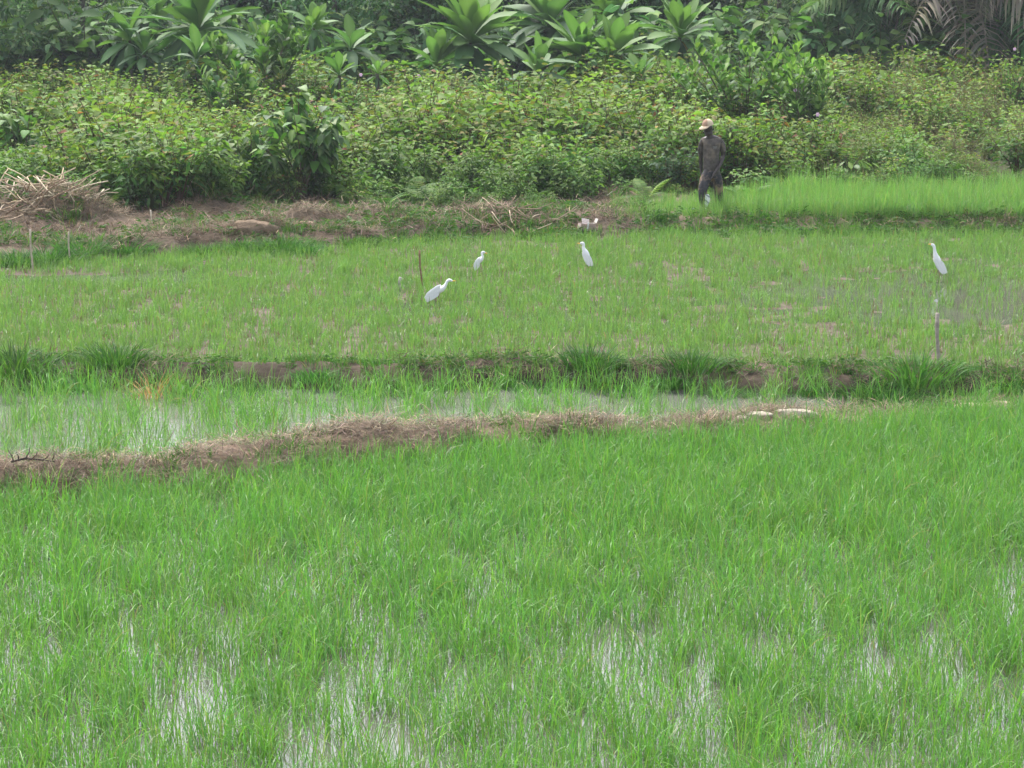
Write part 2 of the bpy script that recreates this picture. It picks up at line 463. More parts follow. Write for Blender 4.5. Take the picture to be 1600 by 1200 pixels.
# ------------------------------------------------------------------ scattering of uncountable growth
_lib_n = 0
def scatter(name, P, rot, scl, idx, variants, label, cat):
    """ONE stuff object: instances of the variant meshes on points."""
    global _lib_n
    _lib_n += 1
    lib = bpy.data.collections.new('growth_%02d' % _lib_n)
    for k, me in enumerate(variants):
        o = bpy.data.objects.new('growth_%02d_%02d' % (_lib_n, k), me)
        lib.objects.link(o)
    me = bpy.data.meshes.new(name)
    n = len(P)
    me.vertices.add(n)
    me.vertices.foreach_set('co', np.asarray(P, np.float32).ravel())
    a = me.attributes.new('rot', 'FLOAT_VECTOR', 'POINT'); a.data.foreach_set('vector', np.asarray(rot, np.float32).ravel())
    a = me.attributes.new('scl', 'FLOAT', 'POINT'); a.data.foreach_set('value', np.asarray(scl, np.float32))
    a = me.attributes.new('idx', 'INT', 'POINT'); a.data.foreach_set('value', np.asarray(idx, np.int32))
    o = bpy.data.objects.new(name, me)
    COL.objects.link(o)
    ng = bpy.data.node_groups.new('scatter_' + name, 'GeometryNodeTree')
    ng.interface.new_socket('Geometry', in_out='INPUT', socket_type='NodeSocketGeometry')
    ng.interface.new_socket('Geometry', in_out='OUTPUT', socket_type='NodeSocketGeometry')
    gi, go = ng.nodes.new('NodeGroupInput'), ng.nodes.new('NodeGroupOutput')
    ip = ng.nodes.new('GeometryNodeInstanceOnPoints')
    ci = ng.nodes.new('GeometryNodeCollectionInfo')
    ci.inputs['Collection'].default_value = lib
    ci.inputs['Separate Children'].default_value = True
    ci.inputs['Reset Children'].default_value = True
    def na(nm, t):
        q = ng.nodes.new('GeometryNodeInputNamedAttribute'); q.data_type = t; q.inputs['Name'].default_value = nm
        return q.outputs['Attribute']
    L = ng.links
    L.new(gi.outputs[0], ip.inputs['Points'])
    L.new(ci.outputs[0], ip.inputs['Instance'])
    ip.inputs['Pick Instance'].default_value = True
    L.new(na('idx', 'INT'), ip.inputs['Instance Index'])
    L.new(na('rot', 'FLOAT_VECTOR'), ip.inputs['Rotation'])
    L.new(na('scl', 'FLOAT'), ip.inputs['Scale'])
    L.new(ip.outputs[0], go.inputs[0])
    md = o.modifiers.new('scatter', 'NODES'); md.node_group = ng
    return tag(o, label, cat, kind='stuff')

def view_points(y0, y1, dens, margin=1.6, maxd=None):
    """Random points in the part of the land the camera could see, uniform density per m2."""
    wmax = 0.225 * y1 + margin
    n = int(dens * (y1 - y0) * 2 * wmax)
    y = rng.uniform(y0, y1, n); x = rng.uniform(-wmax, wmax, n)
    k = np.abs(x) < 0.225 * y + margin
    return x[k], y[k]

def rot_z(n, tilt=0.06):
    return np.stack([rng.normal(0, tilt, n), rng.normal(0, tilt, n), rng.uniform(0, 2 * PI, n)], 1)

def rice_variant(name, n, H, W, spread, cols, curl=(0.3, 1.3), lean=0.22, seg=5, brown=0.0):
    b = MB()
    r = spread * np.sqrt(rng.random(n)); a = rng.uniform(0, 2 * PI, n)
    P = np.stack([r * np.cos(a), r * np.sin(a), np.full(n, -0.03)], 1)
    L = H * rng.uniform(0.55, 1.15, n)
    cv = rng.uniform(*curl, n) * (rng.random(n) ** 0.7)
    far_over = rng.random(n) < .34
    cv[far_over] = rng.uniform(1.4, 2.4, far_over.sum()) * min(1, curl[1])
    c = pal(cols, n, 0.1)
    blades(b, P, rng.uniform(0, 2 * PI, n), L, W * rng.uniform(0.7, 1.2, n), np.abs(rng.normal(0, lean, n)), cv, c, seg)
    if brown:
        m = max(1, int(n * brown))
        blades(b, P[:m], rng.uniform(0, 2 * PI, m), H * rng.uniform(.2, .5, m), W, np.abs(rng.normal(0.3, .3, m)), 0.8, pal([(1, (0.25, 0.17, 0.09)), (1, (0.16, .10, .07))], m), 3)
    return b.mesh(name, M['rice'])

RICE = [(5, (0.104, 0.240, 0.040)), (3, (0.132, 0.265, 0.044)), (2, (0.092, 0.225, 0.062)), (0.5, (0.19, 0.25, 0.08)), (.25, (.26, .20, .10))]
front = [rice_variant('rice_clump', 14 + 2 * (k % 4), 0.38, 0.0064, 0.12, RICE, brown=0.08) for k in range(14)]

# --- near paddy
x, y = view_points(11.0, 25.5, 105)
k = y < NEAR(x) - 0.46 * np.minimum(1, near_h(x) / .2)
x, y = x[k], y[k]
gap = .65 * fbm(x / 0.40, y / 1.0, 0.50, 40, 2) + .35 * fbm(x, y / 1.5, 0.9, 41, 2)
thin = np.interp(y, [11, 13.2, 15.5, 17.5, 19.5], [0.57, 0.54, 0.53, 0.80, 1.0])
keep = rng.random(len(x)) < thin * np.maximum(sstep(.80, .95, thin), 0.80 + 0.20 * sstep(0.36, 0.58, gap))
x, y = x[keep], y[keep]
n = len(x)
big = fbm(x, y, 2.2, 44)
scatter('rice_crop', np.stack([x, y, np.zeros(n)], 1), rot_z(n), rng.uniform(0.75, 1.15, n) * (0.88 + 0.24 * big), rng.integers(0, len(front), n), front,
        'dense bright green young rice in the flooded near paddy', 'rice')

# --- strip of rice between the two bunds
x, y = view_points(17.5, 27, 58)
k = (y > NEAR(x) + 0.35) & (y < MID(x) - 0.36)
x, y = x[k], y[k]
px_ = x / y * 3600 + 800
dn = np.interp(px_, [0, 500, 800, 1000, 1150, 1350, 1600], [0.38, 0.34, 0.29, 0.22, 0.14, 0.09, 0.14])
edge = np.exp(-((y - (MID(x) - 0.48)) / 0.12) ** 2)
row = 0.55 + 0.9 * fbm(x / 0.6, y, 0.5, 50)
keep = rng.random(len(x)) < np.clip(dn * row + 0.55 * edge, 0, 1)
x, y = x[keep], y[keep]; n = len(x)
scatter('rice_strip', np.stack([x, y, np.zeros(n)], 1), rot_z(n), rng.uniform(0.75, 1.2, n), rng.integers(0, len(front), n), front,
        'thin rice standing in grey water between the two bunds', 'rice')

# --- far field of short seedlings on mud
SEED = [(4, (0.140, 0.235, 0.060)), (3, (0.112, 0.220, 0.058)), (1.2, (0.15, 0.23, 0.06)), (0.6, (0.18, 0.13, 0.07))]
short = [rice_variant('seedling_clump', 9 + k % 4, 0.22, 0.0085, 0.11, SEED, (0.1, 0.9), 0.2, 4, brown=0.15) for k in range(10)]
stub = [rice_variant('stubble', 6, 0.10, 0.012, 0.04, [(1, (0.10, 0.065, 0.05)), (1, (0.17, 0.11, 0.08))], (0, 0.8), 0.35, 3) for k in range(3)]
x, y = view_points(23.5, 42, 120)
k = (y > MID(x) + 0.38) & (y < FAR(x) + 0.25)
x, y = x[k], y[k]
px_ = x / y * 3600 + 800
v = fbm(x / 1.0, y / 1.2, 0.6, 60, 3)
wet = sstep(900, 1500, px_) * np.exp(-((y - 31.0) / 3.6) ** 2)
dip = np.exp(-(((x - gp(150, 440)[0]) / 1.9) ** 2 + ((y - gp(150, 440)[1]) / 0.5) ** 2))
keep = rng.random(len(x)) < np.clip(0.30 + 0.85 * v - 0.62 * wet - 0.8 * dip, 0.04, 1) * (0.62 + 0.5 * (np.sin(x * 2 * PI / 0.42 + 2.5 * fbm(x, y, 2.5, 61)) > -.25))
x, y, v = x[keep], y[keep], v[keep]; n = len(x)
idx = np.where(rng.random(n) < 0.20, 10 + rng.integers(0, 3, n), rng.integers(0, 10, n))
scatter('rice_seedlings', np.stack([x, y, land(x, y)], 1), rot_z(n), rng.uniform(0.7, 1.2, n), idx, short + stub,
        'sparse short yellowish rice seedlings on the muddy far field', 'rice')

# --- tall seed bed on the far bank at the right
BED = [(4, (0.125, 0.255, 0.065)), (3, (0.150, 0.275, 0.070)), (1.5, (0.24, 0.29, 0.10))]
tall = [rice_variant('bed_clump', 16, 0.74, 0.010, 0.09, BED, (0.05, 0.8), 0.13, 5) for k in range(8)]
x, y = view_points(39.0, 47.5, 48, 2.5)
px_ = x / y * 3600 + 800
by = FAR(x) + 0.62
k = (y > by) & (y < by + np.where(px_ > 1200, 4.3, 3.6)) & (px_ > 940 + 40 * fbm(x, y, 0.5, 3))
x, y, px_ = x[k], y[k], px_[k]; n = len(x)
hs = np.interp(px_, [940, 1020, 1100, 1180, 1300], [0.28, 0.42, 0.50, 0.66, 0.76]) * rng.uniform(0.7, 1.15, n) * (0.75 + .5 * fbm(x, y, .9, 66))
scatter('rice_nursery_bed', np.stack([x, y, land(x, y)], 1), rot_z(n), hs, rng.integers(0, 8, n), tall,
        'tall dense bright green rice seed bed on the far bank', 'rice')

# --- grass on the bunds and banks
LOW = [(3, (0.065, 0.155, 0.028)), (2, (0.085, 0.175, 0.030)), (1, (0.045, 0.115, 0.025)), (0.4, (0.19, 0.17, 0.06))]
def turf_variant(n, H, W, spread, cols=LOW, lean=.35, curl=(.3, 1.6)):
    b = MB()
    r = spread * np.sqrt(rng.random(n)); a = rng.uniform(0, 2 * PI, n)
    P = np.stack([r * np.cos(a), r * np.sin(a), np.full(n, -0.02)], 1)
    blades(b, P, a + rng.normal(0, .8, n), H * rng.uniform(.5, 1.2, n), W * rng.uniform(.7, 1.2, n), np.abs(rng.normal(0.1, lean, n)), rng.uniform(*curl, n), pal(cols, n, .14), 4)
    return b.mesh('turf', M['grass'])
turf = [turf_variant(26, 0.15, 0.010, 0.09) for k in range(6)]
herb_l = []
for k in range(4):
    b = MB(); n = 34
    a = rng.uniform(0, 2 * PI, n); r = 0.10 * np.sqrt(rng.random(n))
    P = np.stack([r * np.cos(a), r * np.sin(a), rng.uniform(0, .10, n)], 1)
    leaves(b, P, np.stack([np.cos(a), np.sin(a), rng.uniform(.1, .9, n)], 1), rng.normal(0, .5, (n, 3)) + [0, 0, .6], rng.uniform(.05, .1, n), rng.uniform(.014, .026, n),
           pal(LOW, n, .15) * .75, [(0, .1), (.4, .5), (1, .02)], .3)
    herb_l.append(b.mesh('low_herb', M['grass']))
x, y = view_points(22.5, 28, 85)
u = (y - MID(x)) / MID_HW
gd = sstep(0.38, 0.62, fbm(x, y, 1.0, 70))
k = (np.abs(u) < 0.85) & (rng.random(len(x)) < np.where(u < -0.4, 0.30 + 0.5 * gd, 0.72 + 0.28 * gd))
x, y = x[k], y[k]; n = len(x)
scatter('bund_grass', np.stack([x, y, surf(x, y)], 1), rot_z(n, .15), rng.uniform(.5, .95, n), rng.integers(0, 10, n), turf + herb_l,
        'low green grass and herbs along the middle bund', 'grass')
x, y = view_points(36, 42.5, 50)
fd = y - FAR(x); px_ = x / y * 3600 + 800
gd = sstep(0.40, 0.58, fbm(x, y, 0.9, 75)) * np.where(px_ < 1000, 1.0, 1.3)
gd = np.where(px_ > 1010, np.maximum(gd, .75), gd)
gd = np.where((px_ > 820) & (px_ < 1010), 1.2 * gd + .2, gd)
k = (fd > -0.35) & (fd < np.where(px_ < 820, 0.75, np.where(px_ < 1010, 3.6, 1.0))) & (rng.random(len(x)) < gd)
k |= (fd > .6) & (y < THK(x) + .3) & (px_ < 900) & (rng.random(len(x)) < .6 * sstep(.42, .58, fbm(x, y, .8, 76)))
x, y = x[k], y[k]; n = len(x)
scatter('bank_grass', np.stack([x, y, land(x, y)], 1), rot_z(n, .15), rng.uniform(.8, 1.7, n), rng.integers(0, 10, n), turf + herb_l,
        'green grass along the far edge of the muddy field', 'grass')
x, y = view_points(17, 26, 30)
u = (y - NEAR(x)) / NEAR_HW
k = (np.abs(u) < 1.0) & (rng.random(len(x)) < (.5 + .4 * (x > 1)) * sstep(.50, .66, fbm(x, y, .8, 78)) + 0.35 * (np.abs(u + .75) < .25))
x, y = x[k], y[k]; n = len(x)
scatter('sparse_grass', np.stack([x, y, surf(x, y)], 1), rot_z(n, .15), rng.uniform(.6, 1.2, n), rng.integers(0, 6, n), turf,
        'sparse green grass growing through the dead straw of the near bund', 'grass')

# --- dead straw and litter
STRAW = [(3, (0.235, 0.180, 0.118)), (2, (0.165, 0.125, 0.085)), (2, (0.115, 0.085, 0.062)), (1, (0.42, 0.33, 0.22))]
def litter_variant(n, L, W, cols=STRAW, spread=.13, up=.25):
    b = MB()
    P = np.stack([rng.normal(0, spread, n), rng.normal(0, spread * .7, n), rng.uniform(0.0, .05, n)], 1)
    blades(b, P, rng.uniform(0, 2 * PI, n), L * rng.uniform(.4, 1.3, n), W, rng.normal(1.45, up, n), rng.normal(0.2, .5, n), pal(cols, n, .18), 3)
    return b.mesh('dead_straw', M['straw'])
lit = [litter_variant(46, .18, .0065, up=.12) for k in range(8)]
brown = [litter_variant(40, .18, .0075, [(3, (.17, .125, .085)), (2, (.12, .088, .062)), (1.2, (.25, .19, .13)), (1, (.085, .075, .045))], up=.14) for k in range(8)]
x, y = view_points(17, 26, 95)
u = (y - NEAR(x)) / NEAR_HW
k = (np.abs(u) < 0.95) & (rng.random(len(x)) < np.clip(near_h(x) * 6.5, .12, 1))
x, y = x[k], y[k]; n = len(x)
scatter('dead_straw', np.stack([x, y, surf(x, y) + rng.uniform(0, .02, n)], 1), rot_z(n, .15), rng.uniform(.6, 1.1, n), rng.integers(0, 16, n), lit + brown,
        'pinkish brown dead straw heaped along the near bund', 'straw')
x, y = view_points(36, 47, 40)
px_ = x / y * 3600 + 800
dirt = (y > FAR(x) + .3) & (y < THK(x) + 1.2) & (px_ < 1000)
bank = (np.abs(y - FAR(x) - .45) < .4) & (px_ >= 1000)
mid_ = np.zeros(len(x), bool)
k = (dirt & (rng.random(len(x)) < .45 + .55 * sstep(.4, .6, fbm(x, y, 1.1, 80)))) | (bank & (rng.random(len(x)) < sstep(1150, 1500, px_) * .6))
x, y = x[k], y[k]; n = len(x)
scatter('dry_litter', np.stack([x, y, land(x, y)], 1), rot_z(n, .15), rng.uniform(.8, 1.7, n), rng.integers(0, 8, n), brown,
        'dry brown plant litter on the cleared ground before the thicket', 'straw')
x, y = view_points(22.5, 28, 60)
u = (y - MID(x)) / MID_HW
k = (u < -0.1) & (u > -.8) & (rng.random(len(x)) < sstep(.4, .6, fbm(x, y, 1.0, 83)))
x, y = x[k], y[k]; n = len(x)
scatter('dry_thatch', np.stack([x, y, surf(x, y)], 1), rot_z(n, .4), rng.uniform(.6, 1.1, n), rng.integers(0, 8, n), brown,
        'dry brown thatch on the muddy face of the middle bund', 'straw')

# ------------------------------------------------------------------ thicket
OV = [(0, .06), (.35, .5), (.7, .34), (1, .02)]
HEART = [(0, .22), (.12, .48), (.4, .46), (.75, .24), (1, .01)]
OBL = [(0, .06), (.2, .18), (.42, .38), (.64, .5), (.82, .40), (.94, .2), (1, .02)]
def bush_mesh(cols, H=1.0, stems=11, per=17, LL=(.07, .12), ratio=.5, spread=.42, prof=OV, droop=.35, top=None, stemcol=(.10, .06, .036), mat='leaf', low=.2):
    """A shrub one metre high: leaning stems with leaves in whorls, leafy from low to the tip."""
    st, fo = MB(), MB()
    for s in range(stems):
        a = rng.uniform(0, 2 * PI); sp = spread * math.sqrt(rng.random()); h = H * rng.uniform(.65, 1.05)
        t = np.linspace(0, 1, 5)
        pts = np.stack([np.cos(a) * sp * t ** 1.3 + rng.normal(0, .015, 5), np.sin(a) * sp * t ** 1.3 + rng.normal(0, .015, 5), h * t - .03], 1)
        tube(st, pts, np.linspace(.009, .003, 5), stemcol, 4, cap=False)
        tt = low + (1 - low) * rng.random(per) ** .7
        P = np.stack([np.interp(tt, t, pts[:, q]) for q in range(3)], 1)
        b = rng.uniform(0, 2 * PI, per)
        D = np.stack([np.cos(b), np.sin(b), rng.normal(.25, .35, per)], 1)
        P = P + D * (.05 + .06 * rng.random(per))[:, None]
        Lf = rng.uniform(*LL, per)
        c = pal(cols, per, .15)
        if top is not None:
            young = tt > .86
            c[young] = pal(top, int(young.sum()), .12) if young.any() else c[young]
        leaves(fo, P, D, np.stack([rng.normal(0, .6, per), rng.normal(0, .6, per), np.ones(per)], 1), Lf, Lf * ratio, c, prof, droop)
    return st.mesh('stem', M['bark']), fo.mesh('foliage', M[mat]), st, fo
def joined(cols, **kw):
    st, fo = bush_mesh(cols, **kw)[2:]
    b = MB(); b.V, b.C, b.Q, b.T, b.n = list(fo.V), list(fo.C), list(fo.Q), list(fo.T), fo.n
    for V, C, Q in zip(st.V, st.C, st.Q):
        pass
    off = fo.n
    b.V += st.V; b.C += st.C; b.Q += [q + off for q in st.Q]; b.n += st.n
    return b.mesh('undergrowth', M[kw.get('mat', 'leaf')])
YG = [(4, (0.142, 0.225, 0.040)), (3, (0.102, 0.198, 0.038)), (2, (0.062, 0.145, 0.036)), (.15, (0.20, 0.075, 0.035)), (.15, (0.24, 0.18, 0.04))]
YT = [(4, (0.148, 0.228, 0.044)), (.6, (0.18, 0.17, 0.045)), (.2, (0.22, 0.10, 0.045))]
GR = [(4, (0.068, 0.148, 0.034)), (3, (0.090, 0.175, 0.036)), (1, (0.125, 0.200, 0.040))]
DK = [(4, (0.040, 0.095, 0.036)), (3, (0.058, 0.120, 0.038)), (1, (0.09, 0.16, 0.04))]
PALE = [(3, (0.165, 0.215, 0.060)), (2, (0.20, 0.21, 0.075)), (2, (0.12, 0.18, 0.045)), (.6, (0.27, 0.21, 0.11))]
yg = [joined(YG, top=YT, LL=(.09, .15), spread=.5, ratio=.46) for k in range(6)]
gr = [joined(GR, top=[(1, (0.10, 0.175, 0.035))], spread=.5, LL=(.10, .18), ratio=.42, droop=.5, stemcol=(.07, .09, .03)) for k in range(4)]
pl = [joined(PALE, top=YT, LL=(.05, .09), ratio=.4, stemcol=(.2, .16, .09)) for k in range(4)]
gs = [turf_variant(40, 0.75, 0.014, 0.2, [(2, (0.075, 0.15, 0.03)), (1, (.13, .18, .045)), (.6, (.25, .2, .1))], .25, (.3, 1.4)) for k in range(4)]
x, y = view_points(41, 68, 4.6, 3.0)
dth = y - THK(x) + .85
k = dth > 0.15
x, y, dth = x[k], y[k], dth[k]; n = len(x)
px_ = x / y * 3600 + 800
hgt = np.interp(dth, [-.2, .6, 2, 5, 10, 16], [.32, .46, .66, .80, .86, .84]) * np.clip(-.35 + 2.75 * fbm(x, y, 2.0, 90, 2), .4, 2.5) * rng.uniform(.75, 1.25, n)
hgt *= np.where(px_ > 1300, np.interp(dth, [0, 4, 10, 18], [.75, .7, .85, 1.1]), 1)
pz = sstep(1250, 1400, px_ + 120 * (fbm(x, y, 2, 91) - .5)) * .75
pg = np.clip(1.1 - dth / 4.5 + 1.6 * (fbm(x, y, 2.6, 92) - .5), 0.04, .92)
r1, r2 = rng.random(n), rng.random(n)
idx = np.where(r1 < pg, np.where(r2 < .78, 6 + rng.integers(0, 4, n), 14 + rng.integers(0, 4, n)), np.where(r2 < pz, np.where(rng.random(n) < .8, 10 + rng.integers(0, 4, n), 14 + rng.integers(0, 4, n)), rng.integers(0, 6, n)))
scatter('undergrowth', np.stack([x, y, land(x, y) - .03], 1), rot_z(n, .12), hgt, idx, yg + gr + pl + gs,
        'yellow green leafy undergrowth with reddish stems covering the slope', 'undergrowth')

# --- single shrubs that stand out of the thicket
def shrub_kind(name, cols, **kw):
    return [bush_mesh(cols, **kw)[:2] for k in range(4)]
def put_shrub(name, meshes, px, py_top, Y, width, label, group=None, cat='shrub', hmin=.5):
    x, ztop = at(px, py_top, Y)
    g = float(land(np.array([x]), np.array([Y]))[0])
    h = max(hmin, ztop - g)
    r = empty(name, (x, Y, g), rng.uniform(0, 2 * PI))
    tag(r, label, cat, group)
    st, fo = meshes[rng.integers(0, len(meshes))]
    s = (width / .95, width / .95, h)
    child('stem', st, r, scl=s); child('foliage', fo, r, scl=s)
    return r
YGS = shrub_kind('leafy_shrub', YG, top=YT, LL=(.07, .115), stems=16, per=19, spread=.45)
GRS = shrub_kind('green_shrub', GR, top=[(1, (0.10, 0.175, 0.035))], LL=(.09, .15), ratio=.5, stems=15, per=18, spread=.45, droop=.5)
DKS = shrub_kind('dark_shrub', DK, LL=(.10, .16), ratio=.5, stems=18, per=20, spread=.47, droop=.5)
PLS = shrub_kind('pale_shrub', PALE, top=YT, LL=(.06, .10), stems=15, per=17, spread=.42, stemcol=(.2, .16, .09))
def flower(parent, z, x=0.0, y=-0.25):
    b = MB(); n = 6
    a = np.arange(n) * 2 * PI / n
    D = np.stack([np.cos(a), -0.5 + 0 * a, np.sin(a)], 1)
    leaves(b, np.zeros((n, 3)), D, np.tile([0, -1.0, .2], (n, 1)), .055, .045, np.tile([0.62, 0.44, 0.56], (n, 1)), OV, .05)
    o = b.build('flower', M['petal'], parent)
    o.location = (x, y, z)
    return o
fl = [(565, 118, 58, 'first pink flowered shrub from the left behind the red leaf'), (655, 120, 59, 'shrub with one pink flower right under the low rosette tree'),
      (722, 195, 52, 'shrub with a pink flower in the middle of the thicket'), (1090, 98, 58, 'shrub with a pink flower left of the bright green bush'),
      (1240, 142, 52, 'shrub with a lilac flower in front of the bright green bush'), (1275, 180, 50, 'shrub with a lilac flower low right of the bright green bush'),
      (1582, 78, 62, 'shrub with a pink flower at the right edge under the palms')]
for (px, py, Yd, lab) in fl:
    r = put_shrub('flowering_shrub', YGS, px, py, Yd, 1.1, lab)
    r.rotation_euler.z = 0
    flower(r, at(px, py, Yd)[1] - r.location.z + .03)
for k in range(56):
    px = 20 + (k * 337) % 1290; Yd = 46.5 + (k * 5.3) % 17
    py = np.interp(Yd, [47, 52, 58, 64], [228, 172, 132, 108]) + rng.uniform(-30, 6)
    put_shrub('leafy_shrub', YGS, px, py, Yd, rng.uniform(.9, 1.9), 'yellow green shrub with reddish leaf tips in the thicket', 'yellow green shrubs of the thicket')
for k in range(12):
    px = 1320 + (k * 97) % 300; Yd = 49 + (k * 6.1) % 16
    py = np.interp(Yd, [47, 52, 58, 64], [232, 185, 138, 92]) + rng.uniform(-12, 8)
    put_shrub('pale_shrub', PLS, px, py, Yd, rng.uniform(1.0, 1.5), 'pale yellowish shrub on the thin right side of the thicket', 'pale shrubs on the right')
put_shrub('dark_shrub', DKS, 262, 252, 44.2, 1.7, 'dark green leafy shrub behind the cleared ground left of the heart leaved shrub')
put_shrub('dark_shrub', DKS, 330, 262, 44.6, 1.1, 'small dark shrub touching the left side of the heart leaved shrub')
put_shrub('dark_shrub', DKS, 1052, 232, 46.0, 1.0, 'dark green shrub close to the left of the walking man')
put_shrub('green_shrub', GRS, 90, 245, 45.0, 1.5, 'mid green shrub rising behind the pile of dry stalks')
put_shrub('green_shrub', GRS, 820, 190, 48.5, 1.2, 'broad leaved green shrub in the middle of the thicket')
put_shrub('green_shrub', GRS, 990, 205, 47.5, 1.1, 'broad leaved green shrub left of the man at head height')
put_shrub('green_shrub', GRS, 560, 140, 55.0, 1.3, 'bright green shrub right of the obovate leaved bush')
put_shrub('green_shrub', GRS, 1400, 232, 47.5, 1.2, 'low green shrub over the right part of the seed bed')
put_shrub('green_shrub', GRS, 1310, 215, 47.8, 1.0, 'low green shrub with a yellow neighbour over the seed bed')
put_shrub('green_shrub', GRS, 1590, 195, 49.0, 1.4, 'dark green shrub at the right edge above the seed bed')
put_shrub('green_shrub', GRS, 1170, 262, 45.3, .9, 'leafy green shrub close to the right of the walking man')
put_shrub('leafy_shrub', YGS, 1060, 130, 50.0, 1.7, 'tall yellowish shrub standing above and left of the man')
put_shrub('leafy_shrub', YGS, 1190, 150, 49.0, 1.6, 'tall yellowish shrub standing above and right of the man')
put_shrub('leafy_shrub', YGS, 800, 112, 57.0, 1.9, 'rust tinged shrub on the crest of the thicket under the rosette trees')
put_shrub('leafy_shrub', PLS, 1430, 70, 63.0, 1.7, 'tall pale green shrub on the crest in front of the palms')
put_shrub('leafy_shrub', PLS, 1560, 90, 62.0, 1.5, 'pale green shrub on the crest under the dead fronds')

# --- ferns: fronds are parts
def frond_mesh(L=1.0, pinn=16, cols=((0.07, 0.155, 0.03), (0.10, 0.19, 0.035)), w=.22, drp=.55):
    b = MB()
    s = np.linspace(.12, 1, pinn)
    P = np.stack([s * L * .85, 0 * s, .55 * s * L - drp * s ** 2 * L], 1)
    for sg in (-1, 1):
        Wp = w * L * np.sin(np.clip(s, 0, 1) * PI * .86 + .35) ** .8
        D = np.stack([.45 + 0 * s, sg * np.ones(pinn), -.15 + 0 * s], 1)
        c = pal([(1, cols[0]), (1, cols[1])], pinn, .08)
        leaves(b, P, D, np.tile([0, 0, 1.0], (pinn, 1)), Wp, Wp * .26, c, [(0, .4), (.5, .42), (1, .03)], .2)
    tube(b, np.stack([np.linspace(0, .85 * L, 8), np.zeros(8), .55 * np.linspace(0, L, 8) - drp * np.linspace(0, 1, 8) ** 2 * L], 1), np.linspace(.007, .002, 8), (.10, .12, .04), 4, False)
    return b.mesh('frond', M['leaf'])
FR = [frond_mesh(), frond_mesh(cols=((.055, .13, .03), (.08, .16, .035)), drp=.7), frond_mesh(cols=((.09, .175, .035), (.13, .21, .04)), drp=.45)]
def put_fern(px, py, Y, L, n, label):
    x, z = at(px, py, Y); g = float(land(np.array([x]), np.array([Y]))[0])
    r = tag(empty('fern', (x, Y, g)), label, 'fern')
    for k in range(n):
        child('frond', FR[k % 3], r, (0, 0, .02), (0, -rng.uniform(.05, .65), 2 * PI * k / n + rng.uniform(-.3, .3)), L * rng.uniform(.75, 1.15))
ferns = [(165, 330, 42.2, .75, 12, 'arching fern between the straw mound and the dark shrub'), (110, 300, 44.0, .6, 10, 'fern behind the top of the straw mound'),
         (400, 290, 43.9, .6, 10, 'fern under the left stems of the heart leaved shrub'), (560, 290, 43.6, .7, 11, 'fern right of the heart leaved shrub stems'),
         (630, 275, 44.4, .9, 13, 'large drooping fern right of the heart leaved shrub'), (680, 300, 43.8, .7, 11, 'fern at the thicket edge above the second egret from the left'),
         (745, 300, 43.9, .6, 10, 'fern at the thicket edge left of the brush heap'), (830, 290, 44.4, .65, 10, 'fern right behind the brush heap'),
         (600, 305, 43.2, .55, 9, 'small fern at the foot of the thicket on the bare soil'), (1165, 290, 44.3, .6, 10, 'fern beside the right hand of the man'),
         (880, 275, 45.0, .6, 9, 'fern above the green grass left of the discarded carton'), (1010, 285, 44.6, .6, 9, 'fern left of the legs of the man'),
         (1230, 255, 46.5, .7, 10, 'fern over the left end of the tall seed bed'), (510, 235, 45.5, .7, 10, 'fern halfway up the thicket right of the heart leaves')]
for f in ferns: put_fern(f[0], f[1], f[2] - 1.05, f[3] * 1.2, *f[4:])

# --- shrubs with leaves one can pick apart: each leaf is a part
def one_leaf(prof, col, droop, fold=.18, ratio=.6, rib=((.3, .38, .16), .5), sub=1):
    b = MB()
    pr = prof
    leaves(b, [[0, 0, 0]], [[1, 0, 0]], [[0, 0, 1]], [1.0], [ratio], np.array([col]), pr, droop, fold, rib)
    return b.mesh('leaf', M['glossy'])
def aim(D, up, roll=0.0):
    D = Vector(D).normalized(); up = Vector(up)
    S = D.cross(up); S = S.normalized() if S.length > 1e-4 else Vector((0, 1, 0))
    N = S.cross(D)
    m = Matrix((D, -S, N)).transposed().to_4x4()
    return m @ Matrix.Rotation(roll, 4, 'X')
def add_leaf(me, root, P, D, up, L):
    o = bpy.data.objects.new('leaf', me)
    COL.objects.link(o)
    o.parent = root
    o.matrix_local = Matrix.Translation(P) @ aim(D, up, random.uniform(-.35, .35)) @ Matrix.Scale(L, 4)
    return o
HL = [one_leaf(HEART, c, d, ratio=.85) for c, d in (((.036, .092, .028), .35), ((.052, .118, .030), .25), ((.110, .195, .036), .3), ((.042, .10, .044), .4))]
OL = [one_leaf([(0, .08), (.3, .3), (.65, .5), (.9, .4), (1, .12)], c, d, ratio=.6) for c, d in (((.055, .130, .025), .2), ((.085, .185, .028), .12), ((.13, .24, .035), .05), ((.045, .105, .028), .3))]
OL_P = [(0, .08), (.3, .3), (.65, .5), (.9, .4), (1, .12)]
